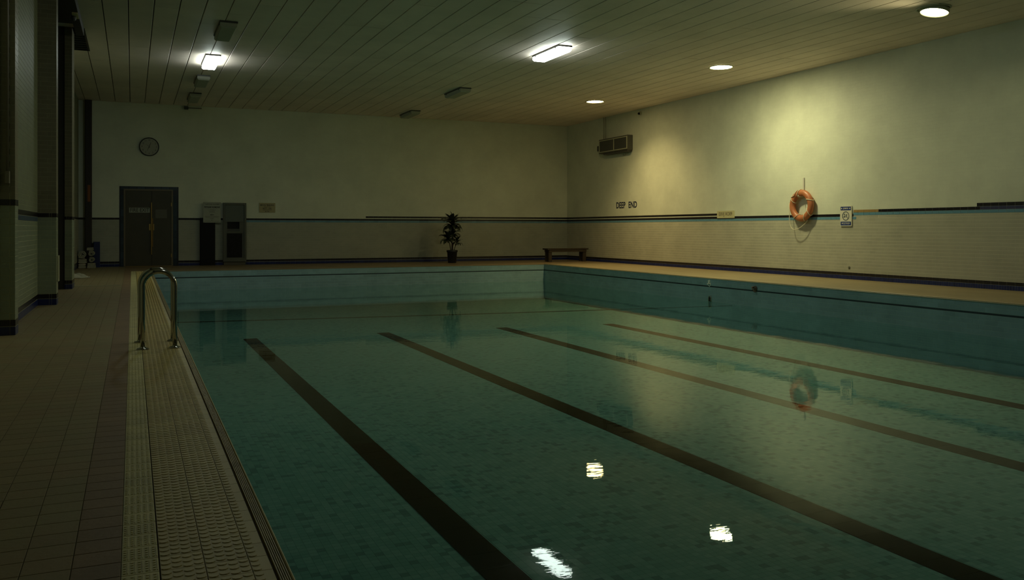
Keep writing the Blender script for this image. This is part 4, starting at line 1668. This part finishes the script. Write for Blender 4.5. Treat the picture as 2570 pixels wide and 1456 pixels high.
def flat_stroke(name, pts, wd, x, m_, parent, closed=False):
    """a printed line of constant width on a wall facing -x; pts are (y, z)"""
    q_ = MB()
    P = [Vector((0, p[0], p[1])) for p in pts]
    N_ = len(P)
    wds = wd if isinstance(wd, (list, tuple)) else [wd] * N_
    for (xx) in (x, x + 0.0015):
        for i, p in enumerate(P):
            if closed:
                t_ = (P[(i + 1) % N_] - P[i - 1]).normalized()
            else:
                t_ = (P[min(i + 1, N_ - 1)] - P[max(i - 1, 0)]).normalized()
            nrm = Vector((0, -t_.z, t_.y))
            for s_ in (-1, 1):
                c_ = p + nrm * wds[i] * s_
                q_.v.append((xx, c_.y, c_.z))
    segs_ = N_ if closed else N_ - 1
    for i in range(segs_):
        j_ = (i + 1) % N_
        a_, b_ = 2 * i, 2 * j_
        o_ = 2 * N_
        q_.f += [(a_, a_ + 1, b_ + 1, b_), (o_ + a_, o_ + b_, o_ + b_ + 1, o_ + a_ + 1), (a_, b_, o_ + b_, o_ + a_), (a_ + 1, o_ + a_ + 1, o_ + b_ + 1, b_ + 1)]
        q_.m += [0] * 4
    return fix_normals(q_.build(name, m_, parent))


M_em = mat('emblem_ink', (0.022, 0.045, 0.075), 0.5)
xe = XR - 0.0240
flat_stroke('emblem_ring', [(by_ + 0.088 * math.cos(2 * math.pi * i / 32), bz_ + 0.088 * math.sin(2 * math.pi * i / 32)) for i in range(32)], 0.007, xe, M_em, bs, True)
flat_stroke('emblem_stroke', [(by_ + 0.056, bz_ + 0.020), (by_ + 0.045, bz_ + 0.042), (by_ + 0.022, bz_ + 0.040), (by_ + 0.020, bz_ + 0.010), (by_ + 0.030, bz_ - 0.015), (by_ + 0.076, bz_ - 0.022)], [0.004, 0.007, 0.009, 0.008, 0.008, 0.005], xe, M_em, bs)
flat_stroke('emblem_stroke', [(by_ + 0.020, bz_ + 0.010), (by_ + 0.018, bz_ - 0.015), (by_ + 0.022, bz_ - 0.036)], [0.008, 0.010, 0.006], xe, M_em, bs)
flat_stroke('emblem_stroke', [(by_ - 0.040, bz_ + 0.042), (by_ - 0.026, bz_ + 0.030), (by_ - 0.022, bz_ + 0.0), (by_ - 0.030, bz_ - 0.026), (by_ - 0.050, bz_ - 0.044), (by_ - 0.074, bz_ - 0.046)], [0.005, 0.009, 0.010, 0.008, 0.005, 0.004], xe, M_em, bs)

# small round outlet low on the right wall
q = MB()
q.lathe([(0.030, 0), (0.030, -0.006), (0.020, -0.012), (0.008, -0.012)], 16, (XR - 0.001, 13.59, 0.245), 'x')
fix_normals(tag(q.build('wall_outlet', mat('outlet', (0.16, 0.16, 0.10), 0.5), None, True), 'small round outlet cap low on the right wall', 'outlet'))

# life ring
LY, LZ, LX = 14.885, 1.572, XR - 0.094
RR, ra, rx = 0.283, 0.073, 0.062
lb = empty('life_ring', (LX, LY, LZ), 'orange life ring with white rope hanging on the right wall', 'life ring')
q = MB()
NT, NP = 56, 18
for i in range(NT):
    A = 2 * math.pi * i / NT
    for k_ in range(NP):
        B = 2 * math.pi * k_ / NP
        rr = RR + ra * math.cos(B)
        q.v.append((LX + rx * math.sin(B), LY + rr * math.cos(A), LZ + rr * math.sin(A)))
for i in range(NT):
    for k_ in range(NP):
        q.f.append((i * NP + k_, ((i + 1) % NT) * NP + k_, ((i + 1) % NT) * NP + (k_ + 1) % NP, i * NP + (k_ + 1) % NP))
        q.m.append(0)
fix_normals(q.build('ring', M_orange, lb, True))


def on_ring(A, B, off=0.0):
    rr = RR + (ra + off) * math.cos(B)
    return (LX + (rx + off) * math.sin(B), LY + rr * math.cos(A), LZ + rr * math.sin(A))


# angles measured as seen from the pool (image right is -y)
ties = [math.radians(a) for a in (103, 152, 28, -28, -62, -118)]
for A0 in ties:
    A0 = math.pi - A0
    slant = 0.18
    pts = []
    for k_ in range(20):
        B = 2 * math.pi * k_ / 20
        pts.append(on_ring(A0 + slant * math.cos(B), B, 0.006))
    MB().tube(pts, 0.0085, 6, closed=True).build('tie', M_rope, lb, True)
def ang(a): return math.pi - math.radians(a)
pts = []
for k_ in range(17):
    s_ = k_ / 16
    A0 = ang(152 + (103 - 152) * s_)
    pts.append(on_ring(A0, -0.35 - 2.2 * math.sin(math.pi * s_) * 0.55, 0.010))
MB().tube(pts, 0.007, 6).build('grab_rope', M_rope, lb, True)
loop = []
pa, pb = Vector(on_ring(ang(170), -0.3, 0.012)), Vector(on_ring(ang(-62), -0.5, 0.012))
for k_ in range(25):
    s_ = k_ / 24
    p = pa.lerp(pb, s_)
    yy_ = pa.y + (pb.y - pa.y) * (0.5 - 0.5 * math.cos(math.pi * s_))
    base = pa.z * (1 - s_) + pb.z * s_
    z_ = base - (base - 1.035) * math.sin(math.pi * min(1, s_ ** 0.8)) ** 0.85 if True else base
    loop.append((LX - 0.03 + 0.05 * s_ - 0.045 * math.sin(math.pi * s_), yy_, z_))
MB().tube(loop, 0.0075, 6).build('hanging_rope', M_rope, lb, True)
hk = empty('ring_hook', (XR, 14.91, 2.07), 'slim white hook bar above the orange life ring', 'hook')
q = MB()
q.cham(XR - 0.026, 14.888, 1.755, XR - 0.002, 14.932, 2.195, 0.007, 'z')
q.build('bar', mat('hook_paint', (0.62, 0.60, 0.50), 0.4), hk)
MB().tube([(XR - 0.012, 14.90, 1.771), (XR - 0.09, 14.90, 1.771), (XR - 0.165, 14.90, 1.775), (XR - 0.178, 14.90, 1.80)], 0.008, 8).build('peg', M_white, hk, True)
